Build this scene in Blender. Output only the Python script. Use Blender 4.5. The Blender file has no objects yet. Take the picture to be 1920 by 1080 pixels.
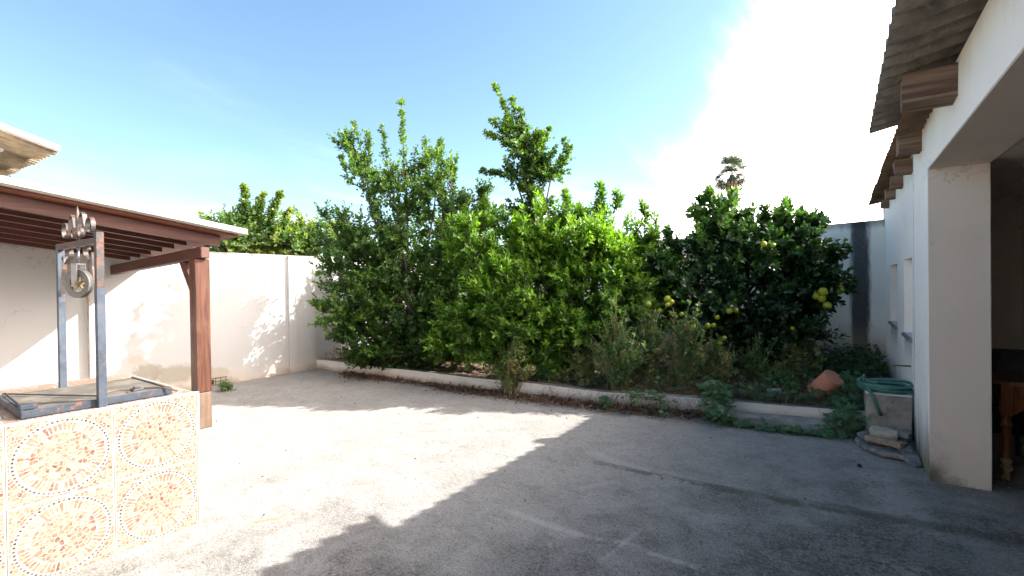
import bpy, math, random
import numpy as np
from mathutils import Vector, Matrix

rng = np.random.default_rng(7)
random.seed(7)
sc = bpy.context.scene
COL = sc.collection

# ------------------------------------------------------------------ camera
FPX, EYE = 885.0, 1.55
YAW, PITCH, ROLL = math.atan(615 / 885.0), -0.0079, 0.013
fw = np.array([-math.sin(YAW) * math.cos(PITCH), math.cos(YAW) * math.cos(PITCH), math.sin(PITCH)])
rt0 = np.array([math.cos(YAW), math.sin(YAW), 0.0])
up0 = np.cross(rt0, fw)
up = math.cos(ROLL) * up0 + math.sin(ROLL) * rt0
rt = math.cos(ROLL) * rt0 - math.sin(ROLL) * up0
CAM = np.array([0, 0, EYE])
cd = bpy.data.cameras.new('camera')
cd.sensor_width = 36.0
cd.lens = FPX / 1920 * 36
cd.clip_start = 0.05
cd.clip_end = 2000
cam = bpy.data.objects.new('camera', cd)
COL.objects.link(cam)
cam.matrix_world = Matrix(((rt[0], up[0], -fw[0], 0), (rt[1], up[1], -fw[1], 0), (rt[2], up[2], -fw[2], EYE), (0, 0, 0, 1)))
sc.camera = cam

# ------------------------------------------------------------------ light
SUN = np.array([1.0, 1.06, 1.0])
SUN /= np.linalg.norm(SUN)
w = bpy.data.worlds.new('World')
sc.world = w
w.use_nodes = True
nt = w.node_tree
nt.nodes.clear()


class N:
    """tiny node builder"""
    def __init__(s, tree): s.t = tree
    def __call__(s, typ, ins=None, **props):
        n = s.t.nodes.new(typ)
        for k, v in props.items(): setattr(n, k, v)
        if ins:
            for k, v in ins.items():
                sock = n.inputs[k]
                if isinstance(v, bpy.types.NodeSocket): s.t.links.new(v, sock)
                elif isinstance(v, bpy.types.Node): s.t.links.new(v.outputs[0], sock)
                else: sock.default_value = v
        return n
    def math(s, op, a, b=None, c=None, clamp=False):
        n = s.t.nodes.new('ShaderNodeMath'); n.operation = op; n.use_clamp = clamp
        for i, v in enumerate((a, b, c)):
            if v is None: continue
            if isinstance(v, (int, float)): n.inputs[i].default_value = v
            else: s.t.links.new(v if isinstance(v, bpy.types.NodeSocket) else v.outputs[0], n.inputs[i])
        return n.outputs[0]
    def ramp(s, v, lo, hi, a=0.0, b=1.0, smooth=True):
        n = s.t.nodes.new('ShaderNodeMapRange')
        n.interpolation_type = 'SMOOTHSTEP' if smooth else 'LINEAR'
        s.t.links.new(v, n.inputs[0])
        for i, x in enumerate((lo, hi, a, b)): n.inputs[i + 1].default_value = x
        return n.outputs[0]
    def mix(s, f, a, b, blend='MIX'):
        n = s.t.nodes.new('ShaderNodeMix'); n.data_type = 'RGBA'; n.blend_type = blend
        for i, v in ((0, f), (6, a), (7, b)):
            if isinstance(v, bpy.types.NodeSocket): s.t.links.new(v, n.inputs[i])
            elif isinstance(v, (int, float)): n.inputs[i].default_value = v
            else: n.inputs[i].default_value = (*v, 1)
        return n.outputs[2]
    def noise(s, vec, scale, detail=4, rough=0.55, dist=0.0):
        return s('ShaderNodeTexNoise', {'Vector': vec, 'Scale': scale, 'Detail': detail, 'Roughness': rough, 'Distortion': dist}).outputs[0]


n = N(nt)
sky = n('ShaderNodeTexSky', sky_type='NISHITA', sun_disc=False, sun_elevation=math.asin(SUN[2]),
        sun_rotation=math.atan2(SUN[0], SUN[1]), air_density=1.0, dust_density=0.6, ozone_density=1.6)
tc = n('ShaderNodeTexCoord')
sep = n('ShaderNodeSeparateXYZ', {0: tc.outputs['Generated']})
dz = n.math('MAXIMUM', sep.outputs[2], 0.02)
# cirrus: noise on the cloud plane (direction divided by height)
cp = n('ShaderNodeCombineXYZ', {0: n.math('DIVIDE', sep.outputs[0], n.math('ADD', dz, .12)),
                                1: n.math('DIVIDE', sep.outputs[1], n.math('ADD', dz, .12)), 2: 0.0})
mp = n('ShaderNodeMapping', {0: cp, 2: (0, 0, math.radians(-25)), 3: (1.0, 0.45, 1)})
c1 = n.noise(mp.outputs[0], 1.5, 9, .62, .6)
c2 = n.noise(mp.outputs[0], .5, 3, .5)
sd = n('ShaderNodeVectorMath', {0: tc.outputs['Generated'], 1: (SUN[0], SUN[1], SUN[2])}, operation='DOT_PRODUCT').outputs[1]
# the bank of thin cloud thickens towards the sun
side = n('ShaderNodeVectorMath', {0: tc.outputs['Generated'], 1: (0.86, 0.40, -0.32)}, operation='DOT_PRODUCT').outputs[1]
near = n.ramp(side, -0.02, 0.36)
low = n.ramp(sep.outputs[2], 0.36, 0.02)
amt = n.math('ADD', n.math('MULTIPLY', near, 1.25), n.math('MULTIPLY', low, .44))
cl = n.math('ADD', amt, n.math('MULTIPLY', n.math('SUBTRACT', c1, .5), n.ramp(side, -.8, .1, .95, 1.4)))
cl = n.math('ADD', cl, n.math('MULTIPLY', n.math('SUBTRACT', c2, .5), .6))
clm = n.math('POWER', n.ramp(cl, 0.0, 1.25), 1.9)
cloud = n.mix(n.ramp(sd, -0.4, 0.7), (5.6, 5.4, 5.4), (32, 28.4, 26.4))
skyc = n.mix(1.0, sky.outputs[0], (0.75, 0.82, 0.80), 'MULTIPLY')
colr = n.mix(clm, skyc, cloud)
bg = n('ShaderNodeBackground', {0: colr, 1: 0.085})
n('ShaderNodeOutputWorld', {0: bg})

sl = bpy.data.lights.new('sun', 'SUN')
sl.energy = 3.4
sl.angle = math.radians(0.5)
sl.color = (1.0, 0.965, 0.91)
so = bpy.data.objects.new('sun', sl)
COL.objects.link(so)
so.rotation_euler = Vector(SUN).to_track_quat('Z', 'Y').to_euler()
so.location = (10, 12, 12)

sc.view_settings.view_transform = 'Standard'
sc.view_settings.look = 'None'
sc.view_settings.exposure = 2.22
sc.view_settings.gamma = 1.0
sc.view_settings.use_curve_mapping = False
sc.render.engine = 'CYCLES'
sc.cycles.max_bounces = 8
sc.cycles.diffuse_bounces = 4
sc.cycles.transparent_max_bounces = 8


# ------------------------------------------------------------------ helpers
def P(px, py, D):
    """point at photograph pixel (1920 wide) and camera depth D"""
    return CAM + (fw + rt * (px - 960) / FPX - up * (py - 540) / FPX) * D


def tag(o, label=None, cat=None, group=None, kind=None):
    if label: o['label'] = label
    if cat: o['category'] = cat
    if group: o['group'] = group
    if kind: o['kind'] = kind
    return o


def empty(name, loc, label=None, cat=None, group=None, rz=0):
    o = bpy.data.objects.new(name, None)
    COL.objects.link(o)
    o.location = [float(v) for v in loc]
    o.rotation_euler = (0, 0, rz)
    o.empty_display_size = .1
    return tag(o, label, cat, group)


def link(name, me, mat=None, parent=None, world=True, loc=None):
    """link a mesh; when parented its vertices are given in world space"""
    o = bpy.data.objects.new(name, me)
    COL.objects.link(o)
    if mat and not me.materials: me.materials.append(mat)
    if loc is not None: o.location = [float(v) for v in loc]
    if parent is not None:
        o.parent = parent
        if world:
            bpy.context.view_layer.update()
            o.matrix_parent_inverse = parent.matrix_world.inverted()
    return o


def np_mesh(name, V, F, t=None, smooth=False):
    """V (n,3); F list of faces or an (m,k) array; t per-vertex scalar 'tint'"""
    me = bpy.data.meshes.new(name)
    if isinstance(F, np.ndarray):
        m, k = F.shape
        me.vertices.add(len(V)); me.vertices.foreach_set('co', np.asarray(V, np.float32).ravel())
        me.loops.add(m * k); me.loops.foreach_set('vertex_index', F.astype(np.int32).ravel())
        me.polygons.add(m)
        me.polygons.foreach_set('loop_start', np.arange(0, m * k, k, dtype=np.int32))
        me.polygons.foreach_set('loop_total', np.full(m, k, np.int32))
        me.update(calc_edges=True)
    else:
        me.from_pydata([tuple(map(float, v)) for v in V], [], F)
    if t is not None:
        a = me.attributes.new('tint', 'FLOAT', 'POINT')
        a.data.foreach_set('value', np.asarray(t, np.float32))
    if smooth: me.polygons.foreach_set('use_smooth', np.ones(len(me.polygons), bool))
    return me


class MB:
    """collects shapes into one mesh"""
    def __init__(s): s.v, s.f, s.t, s.cur = [], [], [], 0.5
    def add(s, V, F):
        b = len(s.v)
        s.v += [tuple(map(float, p)) for p in V]
        s.f += [tuple(b + i for i in f) for f in F]
        s.t += [s.cur] * len(V)
        return s
    def box(s, lo, hi, M=None, jit=0, bev=0):
        (x0, y0, z0), (x1, y1, z1) = lo, hi
        if bev:
            b = bev
            V = []
            for sx in (0, 1):
                for sy in (0, 1):
                    for sz in (0, 1):
                        X = (x0, x1)[sx]; Y = (y0, y1)[sy]; Z = (z0, z1)[sz]
                        dx = b * (1 - 2 * sx); dy = b * (1 - 2 * sy); dzz = b * (1 - 2 * sz)
                        V += [(X, Y + dy, Z + dzz), (X + dx, Y, Z + dzz), (X + dx, Y + dy, Z)]
            def i(sx, sy, sz, k): return (sx * 4 + sy * 2 + sz) * 3 + k
            F = []
            for sx in (0, 1): F.append([i(sx, 0, 0, 0), i(sx, 1, 0, 0), i(sx, 1, 1, 0), i(sx, 0, 1, 0)])
            for sy in (0, 1): F.append([i(0, sy, 0, 1), i(1, sy, 0, 1), i(1, sy, 1, 1), i(0, sy, 1, 1)])
            for sz in (0, 1): F.append([i(0, 0, sz, 2), i(1, 0, sz, 2), i(1, 1, sz, 2), i(0, 1, sz, 2)])
            for sx in (0, 1):
                for sy in (0, 1): F.append([i(sx, sy, 0, 0), i(sx, sy, 1, 0), i(sx, sy, 1, 1), i(sx, sy, 0, 1)])
                for sz in (0, 1): F.append([i(sx, 0, sz, 0), i(sx, 1, sz, 0), i(sx, 1, sz, 2), i(sx, 0, sz, 2)])
            for sy in (0, 1):
                for sz in (0, 1): F.append([i(0, sy, sz, 1), i(1, sy, sz, 1), i(1, sy, sz, 2), i(0, sy, sz, 2)])
            for sx in (0, 1):
                for sy in (0, 1):
                    for sz in (0, 1): F.append([i(sx, sy, sz, 0), i(sx, sy, sz, 1), i(sx, sy, sz, 2)])
            c = np.array([(x0 + x1) / 2, (y0 + y1) / 2, (z0 + z1) / 2])
            A = np.array(V)
            G = []
            for f in F:
                p = A[f]; nn = np.cross(p[1] - p[0], p[2] - p[0])
                G.append(f if nn @ (p.mean(0) - c) > 0 else f[::-1])
            F = G
        else:
            V = [(x, y, z) for x in (x0, x1) for y in (y0, y1) for z in (z0, z1)]
            F = [(0, 1, 3, 2), (4, 6, 7, 5), (0, 4, 5, 1), (2, 3, 7, 6), (0, 2, 6, 4), (1, 5, 7, 3)]
        if jit: V = [tuple(np.array(p) + rng.normal(0, jit, 3)) for p in V]
        if M is not None: V = [tuple(M @ Vector(p)) for p in V]
        return s.add(V, F)
    def prism(s, poly, axis, a, b):
        """polygon (2D) extruded between a and b along axis 0/1/2"""
        def mk(p, h):
            q = list(p); q.insert(axis, h); return tuple(q)
        k = len(poly)
        V = [mk(p, a) for p in poly] + [mk(p, b) for p in poly]
        F = [tuple(range(k))[::-1], tuple(range(k, 2 * k))] + [(i, (i + 1) % k, k + (i + 1) % k, k + i) for i in range(k)]
        area = sum(poly[i][0] * poly[(i + 1) % k][1] - poly[(i + 1) % k][0] * poly[i][1] for i in range(k))
        flip = (area < 0) ^ (axis == 1) ^ (b < a)
        if flip: F = [f[::-1] for f in F]
        return s.add(V, F)
    def bar(s, p, q, wd, ht, upv=(0, 0, 1), bev=0):
        p, q = Vector(p), Vector(q)
        d = (q - p); L = d.length; d.normalize()
        side = d.cross(Vector(upv)).normalized(); u2 = side.cross(d)
        M = Matrix(((side.x, d.x, u2.x, p.x), (side.y, d.y, u2.y, p.y), (side.z, d.z, u2.z, p.z), (0, 0, 0, 1)))
        return s.box((-wd / 2, 0, -ht / 2), (wd / 2, L, ht / 2), M, bev=bev)
    def tube(s, pts, r, k=6, cap=True):
        pts = [Vector(p) for p in pts]
        rs = r if hasattr(r, '__len__') else [r] * len(pts)
        V, F = [], []
        prev = None
        for i, p in enumerate(pts):
            d = (pts[min(i + 1, len(pts) - 1)] - pts[max(i - 1, 0)])
            if d.length < 1e-9: d = Vector((0, 0, 1))
            d.normalize()
            if prev is None:
                a = d.orthogonal().normalized()
            else:
                a = (prev - d * prev.dot(d))
                a = a.normalized() if a.length > 1e-6 else d.orthogonal().normalized()
            prev = a
            b = d.cross(a)
            for j in range(k):
                th = 2 * math.pi * j / k
                V.append(p + (a * math.cos(th) + b * math.sin(th)) * rs[i])
        for i in range(len(pts) - 1):
            for j in range(k):
                F.append((i * k + j, i * k + (j + 1) % k, (i + 1) * k + (j + 1) % k, (i + 1) * k + j))
        if cap:
            F.append(tuple(range(k))[::-1]); F.append(tuple(range((len(pts) - 1) * k, len(pts) * k)))
        return s.add(V, F)
    def lathe(s, prof, c, k=20, M=None):
        """profile of (radius, height) round z at c"""
        V, F = [], []
        for (r, h) in prof:
            for j in range(k):
                th = 2 * math.pi * j / k
                V.append((r * math.cos(th), r * math.sin(th), h))
        for i in range(len(prof) - 1):
            for j in range(k):
                F.append((i * k + j, i * k + (j + 1) % k, (i + 1) * k + (j + 1) % k, (i + 1) * k + j))
        F.append(tuple(range(k))[::-1]); F.append(tuple(range((len(prof) - 1) * k, len(prof) * k)))
        if M is not None: V = [tuple(M @ Vector(p)) for p in V]
        V = [(p[0] + c[0], p[1] + c[1], p[2] + c[2]) for p in V]
        return s.add(V, F)
    def build(s, name, mat, parent=None, smooth=False, kind=None, label=None):
        me = np_mesh(name, s.v, s.f, s.t, smooth)
        o = link(name, me, mat, parent)
        if kind: o['kind'] = kind
        if label: o['label'] = label
        return o


# ------------------------------------------------------------------ materials
def mat(name):
    m = bpy.data.materials.new(name)
    m.use_nodes = True
    m.node_tree.nodes.clear()
    return m, N(m.node_tree)


def finish(n, color, rough=.8, bump=None, bstr=.3, bdist=.01, metal=0.0, spec=.5, extra=None):
    ins = {'Base Color': color, 'Roughness': rough, 'Metallic': metal, 'Specular IOR Level': spec}
    if bump is not None:
        ins['Normal'] = n('ShaderNodeBump', {'Height': bump, 'Strength': bstr, 'Distance': bdist}).outputs[0]
    if isinstance(color, tuple): ins['Base Color'] = (*color, 1)
    b = n('ShaderNodeBsdfPrincipled', ins)
    if extra: b = extra(n, b)
    n('ShaderNodeOutputMaterial', {0: b})


def gpos(n):
    g = n('ShaderNodeNewGeometry').outputs['Position']
    return g, n('ShaderNodeSeparateXYZ', {0: g})


def plaster(name, base, stain=(.30, .27, .24), top=None, foot=None, amount=.35, extra=None, footcol=(.45, .33, .24)):
    m, n = mat(name)
    g, s = gpos(n)
    a = n.noise(g, 1.3, 5, .6)
    b = n.noise(g, 9, 5, .65)
    f = n.noise(g, 90, 3, .6)
    c = n.mix(n.ramp(a, .45, .75, 0, amount), base, tuple(x * .86 for x in base))
    c = n.mix(n.ramp(b, .6, .8, 0, amount * .5), c, tuple(x * .8 for x in base))
    # rain streaks: noise stretched along z
    st = n('ShaderNodeMapping', {0: g, 3: (7, 7, .5)})
    sn = n.noise(st.outputs[0], 1, 4, .6)
    c = n.mix(n.ramp(sn, .62, .82, 0, amount * .45), c, stain)
    if foot:
        h = n.math('ADD', s.outputs[2], n.math('MULTIPLY', n.math('SUBTRACT', n.noise(g, 2.4, 6, .7), .5), foot * 1.6))
        c = n.mix(n.ramp(h, foot, foot * .25, 0, .6), c, footcol)
        c = n.mix(n.ramp(h, foot * .4, -.02, 0, .75), c, tuple(x * .55 for x in footcol))
    if top:
        h = n.math('ADD', s.outputs[2], n.math('MULTIPLY', n.math('SUBTRACT', n.noise(st.outputs[0], 1.6, 5, .7), .5), .16))
        c = n.mix(n.ramp(h, top - .10, top + .02, 0, .7), c, (.16, .15, .13))
    ck = n.math('ABSOLUTE', n.math('SUBTRACT', n.noise(g, 1.1, 7, .62, .3), .5))
    ck = n.math('MULTIPLY', n.ramp(ck, .0035, .0008), n.ramp(n.noise(g, .9, 2, .5), .50, .60))
    c = n.mix(n.math('MULTIPLY', ck, .5), c, tuple(x * .35 for x in base))
    if extra: c = extra(n, g, s, c)
    hgt = n.math('ADD', n.math('ADD', n.math('MULTIPLY', f, .4), n.math('MULTIPLY', b, 1.0)), n.math('MULTIPLY', n.noise(g, 3.2, 3, .5), 2.5))
    finish(n, c, .88, hgt, .35, .008, spec=.2)
    return m


def seg_mask(n, s, ax, ay, bx, by, width, nz, wob=.06):
    """soft mask round the ground segment a-b, edges broken by noise"""
    dx, dy = bx - ax, by - ay
    L = math.hypot(dx, dy)
    ux, uy = dx / L, dy / L
    X = n.math('SUBTRACT', s.outputs[0], ax); Y = n.math('SUBTRACT', s.outputs[1], ay)
    al = n.math('ADD', n.math('MULTIPLY', X, ux), n.math('MULTIPLY', Y, uy))
    ac = n.math('ABSOLUTE', n.math('ADD', n.math('ADD', n.math('MULTIPLY', X, -uy), n.math('MULTIPLY', Y, ux)), n.math('MULTIPLY', n.math('SUBTRACT', nz, .5), wob)))
    inside = n.math('MULTIPLY', n.ramp(al, -.08, .05), n.ramp(al, L + .08, L - .05))
    return n.math('MULTIPLY', inside, n.ramp(ac, width, width * .25))


def concrete_ground():
    m, n = mat('yard_concrete')
    g, s = gpos(n)
    big = n.noise(g, .55, 5, .6, .4)
    mid = n.noise(g, 2.2, 6, .65, .2)
    fine = n.noise(g, 26, 6, .75)
    mott = n.noise(g, 6.5, 8, .78)
    grit = n.noise(g, 110, 4, .8)
    # worn zone near the building shows dark aggregate, the far side keeps its cement skin
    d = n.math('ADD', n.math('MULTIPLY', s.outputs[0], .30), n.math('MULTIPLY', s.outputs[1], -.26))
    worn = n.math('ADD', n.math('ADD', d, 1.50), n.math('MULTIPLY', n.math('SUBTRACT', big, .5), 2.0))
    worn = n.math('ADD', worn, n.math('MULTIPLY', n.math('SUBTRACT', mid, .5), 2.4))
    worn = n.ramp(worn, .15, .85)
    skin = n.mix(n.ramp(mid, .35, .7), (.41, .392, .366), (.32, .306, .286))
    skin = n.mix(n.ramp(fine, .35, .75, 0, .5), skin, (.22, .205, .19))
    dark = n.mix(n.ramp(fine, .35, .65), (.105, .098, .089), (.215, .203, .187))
    vor = n('ShaderNodeTexVoronoi', {'Vector': g, 'Scale': 48.0, 'Randomness': 1.0})
    chip = n.math('MULTIPLY', n.ramp(mott, .40, .60, .15, 1), n.math('MULTIPLY', n.ramp(vor.outputs['Distance'], .42, .22), n.ramp(n('ShaderNodeSeparateColor', {0: vor.outputs['Color']}).outputs[0], .58, .90)))
    dark = n.mix(n.math('MULTIPLY', chip, .85), dark, (.50, .48, .44))
    dark = n.mix(n.ramp(mott, .44, .60, 0, .7), dark, (.31, .295, .27))
    skin = n.mix(n.ramp(mott, .46, .66, 0, .55), skin, (.20, .185, .17))
    skin = n.mix(n.math('MULTIPLY', chip, .35), skin, (.52, .49, .44))
    pit = n('ShaderNodeTexVoronoi', {'Vector': g, 'Scale': 31.0, 'Randomness': 1.0})
    pitm = n.math('MULTIPLY', n.ramp(pit.outputs['Distance'], .34, .14), n.ramp(n('ShaderNodeSeparateColor', {0: pit.outputs['Color']}).outputs[1], .62, .70))
    skin = n.mix(n.math('MULTIPLY', pitm, .3), skin, (.12, .11, .095))
    dark = n.mix(n.math('MULTIPLY', pitm, .4), dark, (.035, .033, .03))
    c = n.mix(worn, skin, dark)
    c = n.mix(n.ramp(n.noise(g, 60, 5, .85), .50, .66, 0, .45), c, (.40, .375, .335))
    c = n.mix(n.ramp(grit, .38, .58, .65, 0), c, (.075, .07, .062))
    # cement slurry smears
    sm = n.noise(n('ShaderNodeMapping', {0: g, 2: (0, 0, .5), 3: (1, 2.2, 1)}).outputs[0], 1.7, 7, .72, .5)
    sm2 = n.math('MULTIPLY', n.ramp(sm, .57, .70), n.ramp(fine, .30, .55))
    c = n.mix(n.math('MULTIPLY', sm2, .50), c, (.36, .345, .33))
    # whitish spill by the doorway
    for (ax, ay, bx, by, wd, am) in ((.20, 4.75, .42, 3.75, .22, .7), (.3, 3.3, .2, 2.8, .16, .6), (-1.9, 3.95, -1.3, 3.78, .10, .55),
                                     (-1.85, 2.62, -1.35, 2.60, .05, .9), (-1.35, 2.61, -1.0, 2.68, .03, .8), (-.92, 2.65, -.66, 2.66, .032, .95),
                                     (-1.04, 2.86, -1.10, 2.45, .028, .7), (-1.45, 3.45, -1.62, 3.2, .05, .5), (-.75, 3.86, -.3, 3.86, .05, .7), (.0, 3.98, .3, 3.98, .05, .5)):
        k = seg_mask(n, s, ax, ay, bx, by, wd, fine, .09)
        k = n.math('MULTIPLY', n.math('MULTIPLY', k, n.ramp(mott, .38, .54, .15, 1)), n.ramp(fine, .38, .55, .35, 1))
        c = n.mix(n.math('MULTIPLY', k, am * .8), c, (.44, .415, .38))
    # mossy seam
    moss = seg_mask(n, s, -1.75, 3.74, -.2, 3.80, .06, mott, .16)
    moss2 = seg_mask(n, s, -.9, 3.76, 1.2, 4.0, .09, mott, .16)
    mm = n.math('MAXIMUM', moss, moss2)
    c = n.mix(n.math('MULTIPLY', n.math('MULTIPLY', mm, .8), n.ramp(mott, .36, .60, .25, 1)), c, (.085, .080, .050))
    # dry seams in the far slab
    for (ax, ay, bx, by, wd) in ((-8, 3.2, -2.4, 3.45, .012), (-4.6, 5.5, -5.2, .5, .010)):
        c = n.mix(n.math('MULTIPLY', seg_mask(n, s, ax, ay, bx, by, wd, mid, .05), .4), c, (.16, .15, .14))
    # dirt against the kerb
    kd = seg_mask(n, s, -6.8, 5.15, -3.4, 5.30, .16, mid, .3)
    kd2 = seg_mask(n, s, -3.6, 5.28, .4, 5.75, .30, mid, .3)
    c = n.mix(n.math('MULTIPLY', n.math('MAXIMUM', kd, kd2), n.ramp(fine, .3, .6, .2, .75)), c, (.09, .065, .045))
    c = n.mix(n.math('MULTIPLY', seg_mask(n, s, -3.18, 1.55, -3.10, 1.72, .03, fine, .05), .7), c, (.28, .20, .10))
    c = n.mix(1.0, c, (1.01, 1.0, .98), 'MULTIPLY')
    g2 = n.noise(g, 38, 4, .9)
    c = n.mix(n.math('MULTIPLY', n.ramp(g2, .545, .60), n.math('ADD', n.math('MULTIPLY', worn, .45), .30)), c, (.045, .042, .038))
    g3 = n.noise(n('ShaderNodeMapping', {0: g, 1: (7.3, 2.1, 0)}).outputs[0], 52, 4, .9)
    c = n.mix(n.math('MULTIPLY', n.ramp(g3, .56, .61), n.math('ADD', n.math('MULTIPLY', worn, .40), .25)), c, (.50, .48, .45))
    hgt = n.math('ADD', n.math('ADD', n.math('MULTIPLY', grit, n.math('ADD', n.math('MULTIPLY', worn, .5), .35)), n.math('MULTIPLY', fine, .8)), n.math('MULTIPLY', chip, .25))
    hgt = n.math('SUBTRACT', hgt, n.math('MULTIPLY', mm, .8))
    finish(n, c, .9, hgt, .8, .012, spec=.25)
    return m


def wood(name, c1, c2, c3, scale=1.0, axis=1, rough=.6, crack=.5):
    m, n = mat(name)
    tcn = n('ShaderNodeTexCoord').outputs['Object']
    sc3 = [22 * scale] * 3
    sc3[axis] = 1.2 * scale
    mpn = n('ShaderNodeMapping', {0: tcn, 3: tuple(sc3)}).outputs[0]
    a = n.noise(mpn, 1, 6, .65, .8)
    b = n.noise(mpn, 3.2, 5, .7)
    k = n.noise(tcn, 3, 4, .6)
    c = n.mix(n.ramp(a, .3, .7), c1, c2)
    c = n.mix(n.ramp(k, .5, .75, 0, .6), c, c3)
    c = n.mix(n.ramp(b, .60, .75, 0, crack), c, tuple(x * .3 for x in c1))
    finish(n, c, rough, n.math('ADD', a, b), .5, .004, spec=.3)
    return m


def simple(name, col, rough=.7, var=.25, scale=8, bump=.3, metal=0., spec=.4, second=None, thr=(.55, .7)):
    m, n = mat(name)
    tcn = n('ShaderNodeTexCoord').outputs['Object']
    a = n.noise(tcn, scale, 5, .65)
    b = n.noise(tcn, scale * 6, 4, .7)
    c = n.mix(n.ramp(a, .3, .7), col, tuple(x * (1 - var) for x in col))
    if second: c = n.mix(n.ramp(n.noise(tcn, scale * 1.7, 6, .75), *thr), c, second)
    finish(n, c, rough, n.math('ADD', a, b), bump, .004, metal, spec)
    return m


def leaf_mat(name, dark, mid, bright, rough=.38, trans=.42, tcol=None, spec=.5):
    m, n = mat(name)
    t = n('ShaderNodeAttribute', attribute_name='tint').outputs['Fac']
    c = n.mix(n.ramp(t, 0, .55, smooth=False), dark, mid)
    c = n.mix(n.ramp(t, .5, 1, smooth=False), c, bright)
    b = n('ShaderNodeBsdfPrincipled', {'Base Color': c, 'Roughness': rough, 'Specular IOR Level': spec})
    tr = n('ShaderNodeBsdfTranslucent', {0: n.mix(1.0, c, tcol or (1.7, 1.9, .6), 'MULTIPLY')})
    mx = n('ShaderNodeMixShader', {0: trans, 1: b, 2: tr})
    n('ShaderNodeOutputMaterial', {0: mx})
    return m


def tint_mat(name, cols, rough=.45, spec=.5, bump=0):
    """colour picked by the per-vertex tint through constant stops"""
    m, n = mat(name)
    t = n('ShaderNodeAttribute', attribute_name='tint').outputs['Fac']
    r = n('ShaderNodeValToRGB', {0: t})
    cr = r.color_ramp
    while len(cr.elements) > 1: cr.elements.remove(cr.elements[-1])
    cr.elements[0].position = 0; cr.elements[0].color = (*cols[0], 1)
    for i, c in enumerate(cols[1:], 1):
        e = cr.elements.new(i / (len(cols) - 1)); e.color = (*c, 1)
    g = n('ShaderNodeTexCoord').outputs['Object']
    c = n.mix(n.ramp(n.noise(g, 45, 4, .7), .35, .7, 0, .3), r.outputs[0], (.75, .62, .45))
    finish(n, c, rough, n.noise(g, 120, 3), .15, .002, spec=spec)
    return m


M = {}
M['ground'] = concrete_ground()
M['earth'] = simple('dry_earth', (.16, .11, .075), .95, .4, 5, .8)
M['white'] = plaster('white_plaster', (.74, .72, .68), top=2.12, foot=.30, amount=.25)


def left_extra(n, g, s, c):
    # rusty line at the step in the wall, damp patches low down
    yy = n.math('ADD', s.outputs[1], n.math('MULTIPLY', n.math('SUBTRACT', n.noise(g, 14, 5, .8), .5), .03))
    k = n.math('MULTIPLY', n.ramp(n.math('ABSOLUTE', n.math('SUBTRACT', yy, 1.935)), .012, .002), n.ramp(n.noise(g, 9, 5, .8), .45, .6))
    c = n.mix(n.math('MULTIPLY', k, .6), c, (.35, .15, .07))
    # repaired patches, buff
    for (cy, cz, ry, rz, am, colr) in ((2.50, 1.50, .05, .22, .55, (.42, .33, .20)), (2.55, .35, .22, .16, .75, (.26, .23, .17)), (2.9, .28, .35, .16, .75, (.28, .25, .19)), (3.35, .20, .35, .13, .6, (.34, .29, .22)),
                                       (2.42, .55, .10, .08, .5, (.42, .35, .25))):
        e = n.math('ADD', n.math('POWER', n.math('DIVIDE', n.math('SUBTRACT', s.outputs[1], cy), ry), 2), n.math('POWER', n.math('DIVIDE', n.math('SUBTRACT', s.outputs[2], cz), rz), 2))
        e = n.math('ADD', e, n.math('MULTIPLY', n.math('SUBTRACT', n.noise(g, 9, 6, .75), .5), 2.6))
        c = n.mix(n.ramp(e, 1.0, .35, 0, am), c, colr)
    return c


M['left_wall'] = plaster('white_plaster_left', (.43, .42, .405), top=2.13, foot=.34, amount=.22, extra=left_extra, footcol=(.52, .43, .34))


def back_extra(n, g, s, c):
    # black run-off stain beside the building
    st = n('ShaderNodeMapping', {0: g, 3: (9, 9, 1.0)})
    nz = n.math('SUBTRACT', n.noise(st.outputs[0], 1.0, 6, .75), .5)
    x = n.math('ADD', s.outputs[0], n.math('MULTIPLY', nz, .22))
    k = n.math('MULTIPLY', n.ramp(x, .10, .19), n.ramp(x, .42, .33))
    k = n.math('MULTIPLY', k, n.ramp(n.noise(g, 22, 5, .8), .25, .45, .82, 1))
    c = n.mix(n.math('MULTIPLY', k, .92), c, (.028, .026, .034))
    h = n.math('ADD', s.outputs[2], n.math('MULTIPLY', n.math('SUBTRACT', n.noise(g, 1.8, 5, .7), .5), .5))
    c = n.mix(n.ramp(h, .95, .4, 0, .7), c, (.38, .26, .18))
    return c


M['back_wall'] = plaster('white_plaster_back', (.82, .78, .73), top=2.42, amount=.35, extra=back_extra)


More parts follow.
